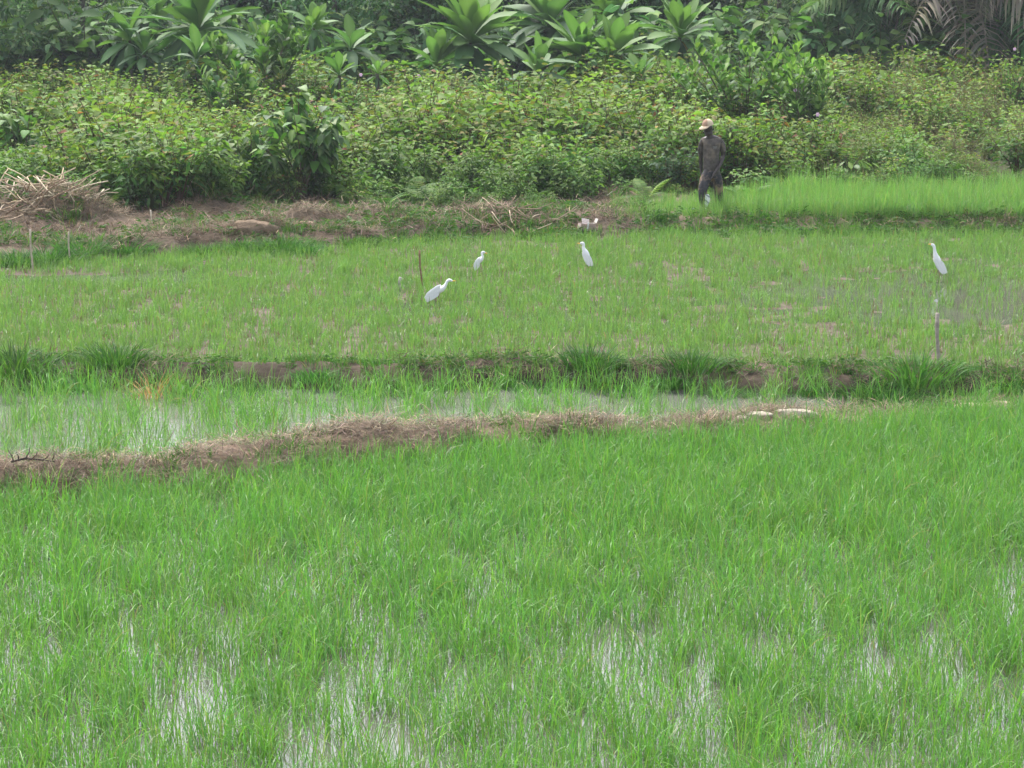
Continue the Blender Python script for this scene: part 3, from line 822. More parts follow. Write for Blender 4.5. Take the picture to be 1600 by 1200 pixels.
def leafy_shrub(name, px, py0, py1, Y, wpx, n_stem, n_leaf, L, kinds, label, cat, upright=False, crown0=.3, group=None, extra=0):
    x, ztop = at(px, py0, Y); g = float(land(np.array([x]), np.array([Y]))[0])
    h = ztop - g; w = wpx / 2 * (Y / 3600)
    r = tag(empty(name, (x, Y, g)), label, cat, group)
    tips = []
    for k in range(n_stem):
        a = rng.uniform(0, 2 * PI); rr = w * math.sqrt(rng.random()); hh = h * rng.uniform(.62, .98) * (1 - .25 * (rr / w) ** 2)
        t = np.linspace(0, 1, 7)
        pts = np.stack([np.cos(a) * rr * t ** 1.4 + .03 * np.sin(5 * t + k), .8 * np.sin(a) * rr * t ** 1.4, hh * t - .02], 1)
        b = MB(); tube(b, pts, np.linspace(.022, .006, 7), (.11, .085, .055), 6, False)
        b.build('stem', M['bark'], r)
        tips.append(pts)
    for k in range(n_leaf):
        pts = tips[k % n_stem]
        t = crown0 + (1 - crown0) * (random.random() ** (.6 if upright else .75))
        P = np.array([np.interp(t, np.linspace(0, 1, 7), pts[:, q]) for q in range(3)])
        a = random.uniform(0, 2 * PI)
        if upright:
            D = (math.cos(a) * (1.15 - .8 * t), math.sin(a) * (1.15 - .8 * t), .25 + .9 * t); up = (-math.cos(a), -math.sin(a), .6)
        else:
            D = (math.cos(a), math.sin(a), random.uniform(-1.3, .1)); up = (math.cos(a), math.sin(a), .8)
        P = P + np.array(D) * random.uniform(.03, .16)
        kd = kinds[2] if (t > .88 and random.random() < .7) else kinds[random.choice((0, 0, 1, 3))]
        add_leaf(kd, r, Vector(P), D, up, L * random.uniform(.7, 1.2))
    if extra:                                              # the leaves past the three hundred nearest the outside
        b = MB(); kk = rng.integers(0, n_stem, extra); tt = crown0 + (1 - crown0) * rng.random(extra) ** .8
        P = np.array([[np.interp(t_, np.linspace(0, 1, 7), tips[q][:, c_]) for c_ in range(3)] for q, t_ in zip(kk, tt)])
        a = rng.uniform(0, 2 * PI, extra)
        if upright: D = np.stack([np.cos(a) * (1.15 - .7 * tt), np.sin(a) * (1.15 - .7 * tt), .15 + .8 * tt], 1); U_ = np.stack([-np.cos(a), -np.sin(a), .6 + 0 * a], 1)
        else: D = np.stack([np.cos(a), np.sin(a), rng.uniform(-1.2, .1, extra)], 1); U_ = np.stack([np.cos(a), np.sin(a), .8 + 0 * a], 1)
        P = P + D * rng.uniform(.02, .2, (extra, 1))
        leaves(b, P, D, U_, L * rng.uniform(.6, 1.1, extra), L * (.6 if upright else .8), pal([(3, (.06, .14, .03)), (2, (.085, .185, .033)), (1, (.045, .11, .03))], extra, .14), OL_P if upright else HEART, .25)
        tag(b.build('foliage', M['glossy'], r), kind='stuff')
    return r
leafy_shrub('heart_leaved_shrub', 468, 118, 300, 43.1, 195, 15, 290, .23, HL, 'dark shrub with big drooping heart shaped leaves over the bare soil', 'shrub', crown0=.50, extra=220)
leafy_shrub('heart_leaved_shrub', 385, 175, 300, 43.2, 95, 8, 120, .19, HL, 'smaller heart leaved shrub at the left side of the dark one', 'shrub', crown0=.42, extra=90)
OB = [one_leaf([(0, .08), (.3, .3), (.65, .5), (.9, .4), (1, .12)], c, d, ratio=.62) for c, d in (((.085, .195, .032), .2), ((.115, .24, .034), .12), ((.16, .30, .042), .05), ((.065, .155, .03), .3))]
leafy_shrub('obovate_leaved_bush', 420, 22, 150, 60.0, 190, 22, 290, .32, OL, 'bright green bush with upright rounded leaves left of centre at the top', 'bush', True, .2, extra=700)
leafy_shrub('obovate_leaved_bush', 360, 80, 190, 55.0, 140, 12, 200, .25, OL, 'darker round leaved bush hanging below the bright upright one', 'bush', True, .2, extra=300)
leafy_shrub('bright_bush', 1165, 30, 200, 54.0, 250, 40, 300, .23, OB, 'large bright green bush with upright leaf clusters above the man', 'bush', True, .1, extra=1500)
leafy_shrub('bright_bush', 1262, 78, 190, 52.0, 110, 18, 260, .21, OB, 'bright green bush sloping down right of the largest one above the man', 'bush', True, .1, extra=600)
leafy_shrub('large_leaved_shrub', 35, 125, 300, 48.0, 140, 9, 120, .24, HL, 'yellow green shrub with large leaves at the left edge over the straw', 'shrub', crown0=.3, extra=80)
leafy_shrub('young_shrub', 1330, 225, 280, 47.2, 80, 6, 80, .18, OL, 'young broad leaved shrub just above the left part of the seed bed', 'shrub', crown0=.2)
leafy_shrub('young_shrub', 880, 165, 250, 49.0, 90, 5, 44, .24, HL, 'young broad leaved shrub in the middle of the thicket left of the man', 'shrub', crown0=.2)
rl = leafy_shrub('red_leaved_sprig', 597, 198, 240, 48.0, 20, 2, 8, .16, [one_leaf(OV, (.24, .05, .025), .4, ratio=.5)] * 4, 'small sprig of dead rust red leaves in the thicket', 'sprig', crown0=.5)

# --- rosette trees with big leaves, each leaf a part
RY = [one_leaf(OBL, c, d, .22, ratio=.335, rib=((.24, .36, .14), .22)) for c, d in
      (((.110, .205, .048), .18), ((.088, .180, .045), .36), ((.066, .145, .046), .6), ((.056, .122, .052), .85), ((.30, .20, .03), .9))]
def rosette_tree(px, py, Y, rpx, label, nl=26, blue=0.0, yellow=0, tilt=0.0, py_base=None):
    x, zc = at(px, py + rpx * .25, Y)
    g = float(land(np.array([x]), np.array([Y]))[0])
    zc = max(zc, g + .35)
    L = rpx * (Y / 3600) * 1.10 * random.uniform(.92, 1.06)
    r = tag(empty('rosette_tree', (x, Y, g), 0), label, 'tree')
    t = np.linspace(0, 1, 6); hh = zc - g
    pts = np.stack([tilt * (t - 1) * hh, .02 * np.sin(4 * t), hh * t - .05], 1)
    b = MB(); tube(b, pts, np.linspace(.075, .045, 6), (.10, .085, .065), 8, False)
    b.build('trunk', M['bark'], r)
    ga = 2.39996
    tx, ty = random.uniform(-.22, .22), random.uniform(-.22, .12)
    for k in range(nl):
        f = k / (nl - 1)                                   # 0 youngest, upright; 1 oldest, hanging
        el = math.radians(80 - 118 * f ** 1.05) + random.uniform(-.2, .2)
        a = k * ga + random.uniform(-.2, .2)
        D = (math.cos(a) * math.cos(el), math.sin(a) * math.cos(el), math.sin(el))
        D = (D[0] + tx, D[1] + ty, D[2] - .15 * tx * D[0])
        up = (-math.cos(a) * math.sin(el), -math.sin(a) * math.sin(el), math.cos(el) + .01)
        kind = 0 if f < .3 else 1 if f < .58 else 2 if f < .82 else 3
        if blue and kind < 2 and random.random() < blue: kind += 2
        if (yellow and k >= nl - yellow) or (f > .85 and random.random() < .08): kind = 4
        a += 0
        ln = L * (0.62 + .45 * math.sin(PI * min(1, .25 + f * .8))) * random.uniform(.7, 1.12)
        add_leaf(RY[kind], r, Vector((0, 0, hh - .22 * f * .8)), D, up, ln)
    return r
ros = [(735, 42, 66, 82, 'large light green rosette tree with a bare trunk left of centre', 34, 0, 0), (682, 88, 65, 52, 'low rosette tree without visible trunk left of the tallest pale one', 20, 0, 0),
       (908, 66, 65, 74, 'dark trunked rosette tree with spreading leaves at the top centre', 32, .2, 0), (955, 72, 64, 58, 'rosette tree with a leaning grey trunk right beside the dark trunked one', 24, 0, 0),
       (862, 22, 69, 72, 'rosette tree half hidden behind the dark trunked one with yellow old leaves', 30, .5, 2), (962, 10, 70, 66, 'rosette tree cut by the top edge with a dangling yellow leaf', 28, .4, 2),
       (1062, 38, 66, 66, 'rosette tree between the palm fronds and the bright bush', 28, 0, 0), (310, 22, 66, 86, 'rosette tree with long pale leaves at the upper left', 26, .5, 0),
       (203, 45, 67, 60, 'rosette tree with a dark trunk left of the long leaved one', 20, .4, 1), (246, 10, 70, 62, 'bluish rosette tree cut by the top edge at the upper left', 20, .8, 0),
       (306, 78, 62, 50, 'bluish rosette plant below the long leaved rosette tree', 18, .9, 0), (548, 62, 65, 56, 'bluish big leaved rosette tree right of the obovate leaved bush', 20, .8, 0),
       (490, 30, 67, 46, 'light rosette crown above the obovate leaved bush', 16, 0, 0), (530, 105, 60, 36, 'small light green rosette plant on the thicket crest', 14, 0, 0),
       (1000, 112, 61, 44, 'small dark rosette plant under the leaning grey trunk', 18, .7, 0), (838, 96, 63, 52, 'low rosette plant under the half hidden rosette tree', 18, .6, 1),
       (590, 105, 60, 28, 'tiny pale rosette plant right of the light green one', 12, 0, 0), (225, 72, 66, 44, 'small dark leaved rosette plant against the shaded wood', 14, .7, 1)]
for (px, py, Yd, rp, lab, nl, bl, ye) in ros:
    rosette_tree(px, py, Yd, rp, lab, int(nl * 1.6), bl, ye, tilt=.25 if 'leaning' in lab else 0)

# --- palms: fronds are parts
def palm_frond(cols, drp, n=46, wl=.30, gap=0.0):
    b = MB()
    s = np.linspace(.06, 1, n)
    px = s * .8; pz = .62 * s - drp * s ** 2
    P = np.stack([px, 0 * s, pz], 1)
    for sg in (-1, 1):
        Ll = wl * np.sin(np.clip(.2 + s * .75, 0, 1) * PI) ** .7 * rng.uniform(.85, 1.1, n)
        D = np.stack([.55 + rng.normal(0, .12, n), sg * (1 + rng.normal(0, .15, n)), rng.normal(.05, .25, n)], 1)
        leaves(b, P, D, np.tile([0, 0, 1.0], (n, 1)), Ll, .022, pal(cols, n, .12), [(0, .5), (.4, .5), (.75, .35), (1, .05)], .75)
    t = np.linspace(0, 1, 9)
    tube(b, np.stack([t * .8, 0 * t, .62 * t - drp * t ** 2], 1), np.linspace(.014, .004, 9), cols[0][1], 5, False)
    return b.mesh('frond', M['leaf'])
PG = [(3, (.075, .150, .055)), (2, (.10, .18, .065)), (1, (.14, .20, .085))]
PD = [(3, (.30, .26, .21)), (2, (.22, .20, .16)), (1, (.15, .18, .09))]
PF = [palm_frond(PG, .5), palm_frond(PG, .8), palm_frond(PG, 1.05)]
PFD = [palm_frond(PD, .9), palm_frond(PD, 1.2)]
def put_palm(px, py, Y, Lpx, n, label, dead=0.0, rng_el=(-.2, .9)):
    x, z = at(px, py, Y); g = float(land(np.array([x]), np.array([Y]))[0])
    h = max(.6, z - g)
    r = tag(empty('palm_tree', (x, Y, g)), label, 'palm')
    t = np.linspace(0, 1, 12)
    b = MB(); tube(b, np.stack([.03 * np.sin(3 * t), 0 * t, h * t - .1], 1), .17 + .03 * (np.arange(12) % 2), (.075, .06, .045), 9)
    b.build('trunk', M['bark'], r)
    for k in range(n):
        f = k / n
        el = rng_el[1] - (rng_el[1] - rng_el[0]) * f + random.uniform(-.1, .1)
        me = (PFD[k % 2] if random.random() < dead else PF[0 if f < .35 else 1 if f < .7 else 2])
        child('frond', me, r, (0, 0, h), (0, -el, k * 2.39996), Lpx * (Y / 3600) * random.uniform(.85, 1.1))
palms = [(1345, 22, 70, 140, 26, 'green palm with drooping fronds right of the bright bush', 0, (-.5, .8)), (1270, 40, 73, 110, 20, 'shaded palm with thin fronds behind the bright bush', 0, (-.4, .7)),
         (1500, 2, 70, 200, 34, 'palm with a skirt of grey dead fronds at the upper right', .75, (-.6, .7)), (1600, -5, 70, 170, 22, 'palm with brown fronds at the right edge', .45, (-.6, .7)),
         (1430, -20, 78, 170, 22, 'dark palm behind the grey fronds at the upper right', .1, (-.5, .8)), (1015, -10, 78, 120, 20, 'dark palm behind the rosette trees near the top centre', .0, (-.4, .8)),
         (640, -25, 76, 110, 16, 'palm with one grey frond hanging at the top left of centre', .5, (-.6, .5))]
for p in palms: put_palm(*p)

# --- background trees
def crown_mesh(cols, R=2.6, H=5.5, z0=.5, nclump=120, per=34, LL=(.14, .24), ratio=.5):
    b = MB()
    a = rng.uniform(0, 2 * PI, nclump); zz = rng.random(nclump)
    rad = R * np.sqrt(rng.random(nclump)) * (np.sin(PI * np.clip(.18 + .75 * zz, 0, 1)) ** .6)
    C0 = np.stack([rad * np.cos(a), rad * np.sin(a), z0 + zz * H], 1)
    for c in C0:
        sp = rng.uniform(.25, .45)
        P = c + rng.normal(0, sp, (per, 3)) * [1, 1, .6]
        out = unit(P - c + 1e-6)
        D = out * [1, 1, .5] + rng.normal(0, .35, (per, 3)); D[:, 2] -= .25
        Lf = rng.uniform(*LL, per)
        leaves(b, P, D, rng.normal(0, .3, (per, 3)) + [0, 0, 1], Lf, Lf * ratio, pal(cols, per, .16) * rng.uniform(.6, 1.6), OV, .3)
    return b.mesh('crown', M['leaf'])
CR = [crown_mesh(DK), crown_mesh([(3, (.038, .088, .034)), (2, (.055, .11, .040)), (1, (.08, .14, .045))], LL=(.16, .28)),
      crown_mesh([(3, (.045, .09, .030)), (2, (.07, .115, .035)), (1, (.11, .14, .045))], LL=(.10, .18)), crown_mesh(DK, R=2.2, LL=(.18, .3), ratio=.6)]
def put_tree(x, Y, s, kind, label, group):
    g = float(land(np.array([x]), np.array([Y]))[0])
    r = tag(empty('forest_tree', (x, Y, g), rng.uniform(0, 6)), label, 'tree', group)
    t = np.linspace(0, 1, 6)
    b = MB(); tube(b, np.stack([.1 * np.sin(3 * t), .08 * np.cos(2 * t), 4.6 * s * t - .1], 1), np.linspace(.16, .05, 6), (.07, .06, .05), 7, False)
    b.build('trunk', M['bark'], r)
    child('crown', CR[kind], r, scl=s)
for k in range(15):
    x = -18.5 + 2.7 * k + rng.uniform(-.5, .5); Yd = 76 + (k * 3.7) % 7
    put_tree(x, Yd, rng.uniform(.95, 1.25), k % 4, 'dark green tree of the shaded wood behind the rosette trees', 'dark trees of the wood')
put_tree(-15.4, 69, .85, 1, 'bluish green bushy tree at the upper left corner', None)
put_tree(-13.0, 71, .8, 2, 'bushy tree right of the upper left corner behind the rosette trees', None)
put_tree(-5.4, 72, .95, 0, 'dark tree behind the obovate leaved bush', None)
put_tree(-2.6, 73, .9, 3, 'dark tree left of the large light green rosette tree', None)
put_tree(8.2, 72, .8, 2, 'twiggy dull green tree behind the bright bush', None)

# mid green broad leaved growth between the rosette trees and the wood
MG = [(3, (.072, .150, .048)), (3, (.10, .190, .052)), (1.5, (.055, .12, .05)), (1, (.14, .23, .055))]
edge_ = [joined(MG, LL=(.14, .26), ratio=.5, spread=.6, stems=12, per=16, droop=.5, stemcol=(.08, .07, .045)) for k in range(5)]
x, y = view_points(68.5, 77, 1.5, 4); n = len(x)
scatter('broadleaf_growth', np.stack([x, y, land(x, y)], 1), rot_z(n, .12), rng.uniform(1.1, 2.7, n) * (.6 + .8 * fbm(x, y, 3.0, 95)), rng.integers(0, 5, n), edge_,
        'mixed mid green broad leaved growth filling the wood edge between the rosette trees', 'undergrowth')

# wood that reads as one mass behind, and its tall far canopy
clump = [crown_mesh(DK, R=1.3, H=2.2, z0=0, nclump=26, per=26, LL=(.18, .32)) for k in range(3)]
n = 520
x = rng.uniform(-45, 45, n); y = rng.uniform(84, 100, n)
z = land(x, y) + rng.random(n) ** 1.2 * np.interp(y, [84, 100], [5.5, 12])
scatter('distant_wood', np.stack([x, y, z], 1), rot_z(n, .2), rng.uniform(1.2, 2.2, n), rng.integers(0, 3, n), clump,
        'dark wood closing the view behind the trees', 'wood')
x, y = view_points(67, 82, 1.6, 4); n = len(x)
low = [crown_mesh(GR + DK, R=.6, H=1.0, z0=0, nclump=16, per=24, LL=(.12, .22)) for k in range(3)]
scatter('forest_edge_undergrowth', np.stack([x, y, land(x, y)], 1), rot_z(n, .15), rng.uniform(.45, 1.05, n), rng.integers(0, 3, n), low,
        'shaded green undergrowth at the foot of the rosette trees', 'undergrowth')

# ------------------------------------------------------------------ grass tufts
def tuft_mesh(n, H, W, spread, cols, lean=.5):
    b = MB()
    r = spread * np.sqrt(rng.random(n)); a = rng.uniform(0, 2 * PI, n)
    P = np.stack([r * np.cos(a), r * np.sin(a), np.full(n, -.02)], 1)
    blades(b, P, a + rng.normal(0, .5, n), H * rng.uniform(.6, 1.15, n), W * rng.uniform(.7, 1.2, n), (r / spread) * lean + np.abs(rng.normal(0, .12, n)), rng.uniform(.3, 1.5, n), pal(cols, n, .12), 5)
    return b.mesh('grass_tuft', M['grass'])
TG = [(3, (.045, .120, .024)), (2, (.066, .155, .028)), (1, (.034, .09, .022))]
TF = [tuft_mesh(300, .33, .014, .30, TG, .6) for k in range(4)]
tufts = [(1345, 592, 1.0, 'large dark green grass tuft left of the wooden post on the middle bund'), (1432, 590, 1.0, 'large grass tuft just below the wooden post'),
         (1595, 592, .8, 'grass tuft at the right end of the middle bund'), (1080, 580, .75, 'round green tuft in the middle of the right half of the bund'),
         (1050, 584, .5, 'small tuft touching the left side of the round one'), (920, 575, .8, 'leafy tuft right of centre on the middle bund'),
         (745, 580, .6, 'green tuft left of centre on the middle bund'), (680, 582, .6, 'dark tuft next to the left of centre one on the middle bund'),
         (492, 582, .5, 'small tuft between the dry orange tuft and the centre'), (180, 572, .8, 'green tuft just left of the dry orange tuft'),
         (25, 575, 1.0, 'large green tuft at the left end of the middle bund'), (75, 585, .7, 'green tuft beside the large one at the left end'),
         (1270, 590, .6, 'low tuft left of the large dark green one'), (1500, 600, .6, 'low dark tuft right of the one below the post'),
         (125, 580, .7, 'second green tuft from the left end of the middle bund, between two larger ones'), (300, 590, .6, 'low green tuft just right of the dry orange tuft'), (385, 590, .55, 'low tuft right of the pale clod on the middle bund'),
         (560, 588, .6, 'low green tuft on the middle bund below the leaning egret'), (620, 588, .65, 'dark tuft under the short grey stub'), (835, 584, .6, 'dark tuft left of the leafy one right of centre'),
         (985, 590, .6, 'dark tuft right of the leafy one right of centre'), (1130, 592, .6, 'low dark tuft right of the round one'), (1195, 594, .5, 'small tuft by the bare mud right of the round one'), (1390, 600, .8, 'dark tuft between the two largest ones by the post')]
for (px, py, s, lab) in tufts:
    x, y = gp(px, py + 8, .12)
    o = bpy.data.objects.new('grass_tuft', TF[rng.integers(0, 4)]); COL.objects.link(o)
    o.location = (x, y, sz(x, y)); o.rotation_euler.z = rng.uniform(0, 6); o.scale = (s * 1.3, s * 1.2, s * 1.2)
    tag(o, lab, 'grass tuft', 'grass tufts on the middle bund')
tufts2 = [(30, 408, 1.0, 'grass tuft in front of the straw pile at the left edge'), (75, 405, 1.1, 'grass tuft beside the first thin stake'), (130, 398, .9, 'grass tuft right of the second thin stake'),
          (318, 390, .8, 'bright grass tuft in front of the sandy mound'), (385, 388, .9, 'bright grass tuft right of the one before the sandy mound'), (440, 388, 1.1, 'broad bright grass tuft at the far field edge'),
          (480, 390, .8, 'dark grass tuft at the right end of the bright ones'), (200, 394, .9, 'grass tuft at the far field edge before the fern')]
for (px, py, s, lab) in tufts2:
    x, y = gp(px, py, .12)
    o = bpy.data.objects.new('grass_tuft', TF[rng.integers(0, 4)]); COL.objects.link(o)
    o.location = (x, y, sz(x, y)); o.rotation_euler.z = rng.uniform(0, 6); o.scale = (s * 1.3, s * 1.3, s * 1.0)
    tag(o, lab, 'grass tuft', 'grass tufts along the far edge of the field')
x, y = gp(238, 590, .2)
dt = tuft_mesh(120, .42, .010, .12, [(2, (.33, .19, .08)), (2, (.42, .27, .12)), (1, (.2, .12, .06))], .8)
o = bpy.data.objects.new('dry_grass_tuft', dt); COL.objects.link(o); o.location = (x, y, sz(x, y))
tag(o, 'drooping orange brown dry grass tuft on the middle bund', 'grass tuft')

# ------------------------------------------------------------------ heaps, stakes, clods
def stalk_mesh(cols, L=1.0, r=.0125):
    b = MB(); t = np.linspace(0, 1, 5)
    tube(b, np.stack([t * L, .03 * np.sin(t * 3 + rng.uniform(0, 6)) * L, .02 * np.sin(t * 4) * L], 1), np.linspace(r, r * .7, 5), cols, 6)
    return b.mesh('stalk', M['straw'])
ST = [stalk_mesh(c) for c in ((.46, .37, .25), (.36, .27, .18), (.26, .18, .12), (.55, .47, .34))]
def heap_of(name, part, cx, cy, rx, ry, h, n, L, label, cat, fan=False, mats=ST):
    g = sz(cx, cy)
    r = tag(empty(name, (cx, cy, g)), label, cat)
    b = MB(); k = 80
    for q in range(9):
        pass
    nn = 420
    a = rng.uniform(0, 2 * PI, nn); rr = np.sqrt(rng.random(nn))
    lx, ly = rr * rx * np.cos(a), rr * ry * np.sin(a)
    P = np.stack([lx, ly, surf(cx + lx, cy + ly) - g + h * .5 * (1 - rr ** 2) * rng.random(nn)], 1)
    blades(b, P, rng.uniform(0, 2 * PI, nn), rng.uniform(.1, .35, nn), .012, rng.normal(1.4, .3, nn), rng.normal(.2, .4, nn), pal(STRAW, nn, .2), 3)
    tag(b.build('straw_bed', M['straw'], r), kind='stuff')
    for q in range(n):
        a = random.uniform(0, 2 * PI); rr = math.sqrt(random.random())
        lx, ly = rr * rx * math.cos(a), rr * ry * math.sin(a)
        z = sz(cx + lx, cy + ly) - g + h * (1 - rr * rr) * random.uniform(.2, 1)
        az = random.uniform(0, 2 * PI)
        child(part, mats[random.choice((0, 0, 1, 1, 2, 3))], r, (lx, ly, z), (random.uniform(0, 6), random.uniform(-.62, .2), az), (L * random.uniform(.5, 1.25), 1, 1))
    return r
heap_of('straw_pile', 'stalk', STRAW_C[0], STRAW_C[1], 1.35, .9, .34, 190, .58, 'pile of pale dry stalks at the left edge beside the thicket', 'straw pile')
c = gp(805, 344, .3)
SKT = [stalk_mesh(c_, r=.010) for c_ in ((.26, .19, .13), (.36, .28, .19), (.16, .11, .08), (.44, .36, .26))]
heap_of('brush_heap', 'stick', c[0], c[1], .75, .55, .20, 60, .5, 'brown heap of cut sticks and straw in the middle of the far bank', 'brush heap', mats=SKT)
c = gp(690, 338, .3)
heap_of('brush_heap', 'stick', c[0], c[1], .45, .35, .10, 16, .35, 'small low heap of pale sticks left of the larger brush heap', 'brush heap', mats=SKT)
c = MOUND_C
g = sz(*c)
mr_ = tag(empty('straw_mound', (c[0], c[1] - .1, g)), 'rounded mound of matted dead grass at the right foot of the straw pile', 'mound')
b = MB(); nn = 1500
a = rng.uniform(0, 2 * PI, nn); rr = np.sqrt(rng.random(nn)); lx, ly = rr * .75 * np.cos(a), rr * .5 * np.sin(a)
zz = surf(c[0] + lx, c[1] - .1 + ly) - g + .24 * (1 - rr ** 2) * rng.uniform(.35, 1, nn)
blades(b, np.stack([lx, ly, zz], 1), a + rng.normal(0, .6, nn), rng.uniform(.08, .22, nn), .009, rng.normal(1.0, .3, nn), rng.uniform(.2, 1.2, nn), pal(STRAW + [(2, (.13, .13, .06)), (2, (.09, .10, .05))], nn, .2), 3)
tag(b.build('dead_grass', M['straw'], mr_), kind='stuff')

def stake(name, px0, py0, px1, py1, z, r, col, label, cat='stake', k=8):
    x, y = gp(px0, py0, z)
    x1, z1 = at(px1, py1, y)
    g = sz(x, y); h = z1 - g
    b = MB(); t = np.linspace(0, 1, 7)
    pts = np.stack([(x1 - x) * t + .006 * np.sin(7 * t), .01 * np.sin(4 * t), -.12 + (h + .12) * t], 1)
    tube(b, pts, r * (1 + .08 * np.sin(9 * t)), col, k)
    o = b.build(name, M['bark']); o.location = (x, y, g)
    return tag(o, label, cat)
stake('wooden_post', 1468, 566, 1464, 489, .1, .021, (.27, .235, .20), 'weathered grey wooden post behind the middle bund on the right', 'post')
stake('thin_stake', 661, 452, 655, 391, .06, .014, (.20, .12, .075), 'thin brown stake standing beside the leaning egret')
stake('short_stake', 624, 452, 625, 433, .06, .02, (.36, .32, .29), 'short grey stub left of the thin brown stake')
stake('thin_stake', 51, 424, 47, 358, .06, .014, (.40, .34, .26), 'first pale thin stake before the straw pile from the left')
stake('thin_stake', 109, 412, 107, 362, .08, .013, (.38, .32, .25), 'second pale thin stake before the straw mound')
stake('thin_stake', 240, 352, 235, 328, .3, .012, (.50, .44, .34), 'short pale stick leaning at the foot of the dark shrub')

def clod(px, py, z, sx, sy, szz, col, label, name='dry_clod', rz=0.0, lift=0.0):
    x, y = gp(px, py, z)
    b = MB(); nu, nv = 20, 13
    U, Vv = np.meshgrid(np.arange(nu) * 2 * PI / nu, np.linspace(-PI / 2, PI / 2, nv))
    d = np.stack([np.cos(Vv) * np.cos(U), np.cos(Vv) * np.sin(U), np.sin(Vv)], -1)
    sd_ = rng.integers(0, 90)
    rr = .55 + .9 * fbm(d[..., 0] * 2 + d[..., 2] * 3, d[..., 1] * 2 - d[..., 2], 1.0, sd_, 4)
    rr = np.sign(rr) * rr
    V = (np.sign(d) * np.abs(d) ** .8) * rr[..., None] * [sx, sy, szz]
    q = np.arange(nu * nv).reshape(nv, nu)
    Q = np.stack([q[:-1], np.roll(q, -1, 1)[:-1], np.roll(q, -1, 1)[1:], q[1:]], -1).reshape(-1, 4)
    b.add(V.reshape(-1, 3), col, Q=Q)
    o = b.build(name, M['clod'], smooth=True); o.location = (x, y, sz(x, y) + szz * .25 + lift); o.rotation_euler.z = rz
    return tag(o, label, 'clod', 'dry clods on the near bund')
PC = (.33, .285, .225)
clod(1240, 648, .16, .20, .09, .05, PC, 'longest whitish dry mud slab at the right part of the near bund', rz=.1)
clod(1185, 660, .13, .13, .07, .04, PC, 'whitish slab just left of the longest one')
clod(1160, 663, .12, .08, .06, .035, (.44, .37, .29), 'small pale slab at the left end of the whitish ones')
clod(1085, 668, .16, .17, .05, .03, (.36, .28, .22), 'flat pinkish slab below the straw lump on the near bund')
clod(1118, 671, .14, .06, .05, .035, (.45, .38, .3), 'small pale clod right of the flat pinkish slab')
clod(748, 672, .26, .10, .07, .04, PC, 'pale clod under the straw tuft at the middle of the near bund')
clod(780, 674, .24, .07, .06, .035, (.44, .37, .3), 'smaller pale clod right of the middle straw tuft')
clod(1520, 636, .08, .18, .12, .05, (.36, .29, .21), 'tan clod at the right end of the near bund')
clod(1560, 632, .08, .14, .10, .05, (.34, .27, .2), 'tan clod nearest the right edge of the picture')
clod(352, 588, .15, .10, .06, .04, (.55, .5, .45), 'pale clod on the middle bund left of centre')
clod(395, 356, .35, .36, .22, .13, (.17, .125, .085), 'broad sandy clod on the cleared ground before the heart leaved shrub')['group'] = 'sandy clods on the cleared ground'
clod(472, 344, .4, .24, .18, .11, (.20, .145, .096), 'round sandy clod below the heart leaved shrub')['group'] = 'sandy clods on the cleared ground'
clod(875, 350, .3, .2, .14, .08, (.17, .13, .09), 'small sandy clod between the brush heap and the carton')['group'] = 'sandy clods on the cleared ground'

def straw_lump(px, py, z, rx, ry, h, n, label):
    x, y = gp(px, py, z); g = sz(x, y)
    b = MB()
    a = rng.uniform(0, 2 * PI, n); rr = np.sqrt(rng.random(n)); lx, ly = rr * rx * np.cos(a), rr * ry * np.sin(a)
    zz = surf(x + lx, y + ly) - g + h * (1 - rr ** 2)
    zz = zz * rng.uniform(.3, 1, n)
    blades(b, np.stack([lx, ly, zz], 1), rng.uniform(0, 2 * PI, n), rng.uniform(.06, .2, n), .007, rng.normal(1.15, .45, n), rng.normal(.3, .6, n), pal(STRAW, n, .2), 3)
    o = b.build('straw_lump', M['straw']); o.location = (x, y, g)
    return tag(o, label, 'straw lump', 'straw lumps on the near bund')
straw_lump(1110, 664, .18, .2, .12, 0.144, 360, 'rounded straw lump above the flat pinkish slab')
straw_lump(750, 666, .28, .2, .14, 0.128, 340, 'straw lump on the highest point left of the bund middle')
straw_lump(930, 668, .22, .42, .15, 0.112, 520, 'long low straw lump right of the bund middle')
straw_lump(500, 690, .34, .32, .16, 0.160, 520, 'highest straw lump on the left half of the near bund')
straw_lump(600, 690, .33, .4, .16, 0.096, 520, 'broad straw lump right of the highest one')
straw_lump(400, 722, .25, .3, .2, 0.160, 480, 'straw lump hanging over the front of the near bund')
straw_lump(65, 738, .25, .3, .2, 0.128, 420, 'dark straw lump behind the bare twig at the left edge')

# bare twig, bent stem, floating leaf, scraps
x, y = gp(48, 732, .22); g = sz(x, y)
b = MB(); tk = (.055, .042, .035)
tube(b, [(-.16, 0, .02), (-.05, 0, .05), (.06, .01, .04), (.2, .02, .02)], [.010, .010, .008, .005], tk, 6)
for (a0, a1) in (((-.14, 0, .02), (-.19, 0, .13)), ((-.1, 0, .04), (-.12, .02, .1)), ((-.04, 0, .05), (.0, 0, .15)), ((.02, 0, .05), (.06, 0, .11)), ((.1, 0, .03), (.16, .0, .09)), ((.17, 0, .02), (.2, 0, .1))):
    tube(b, [a0, ((a0[0] + a1[0]) / 2 + .01, 0, (a0[2] + a1[2]) / 2), a1], [.007, .005, .003], tk, 5)
o = b.build('bare_twig', M['bark']); o.location = (x, y, g + .05)
tag(o, 'dark bare branching twig lying on the near bund at the left edge', 'twig')
x, y = gp(418, 742, .12); g = sz(x, y)
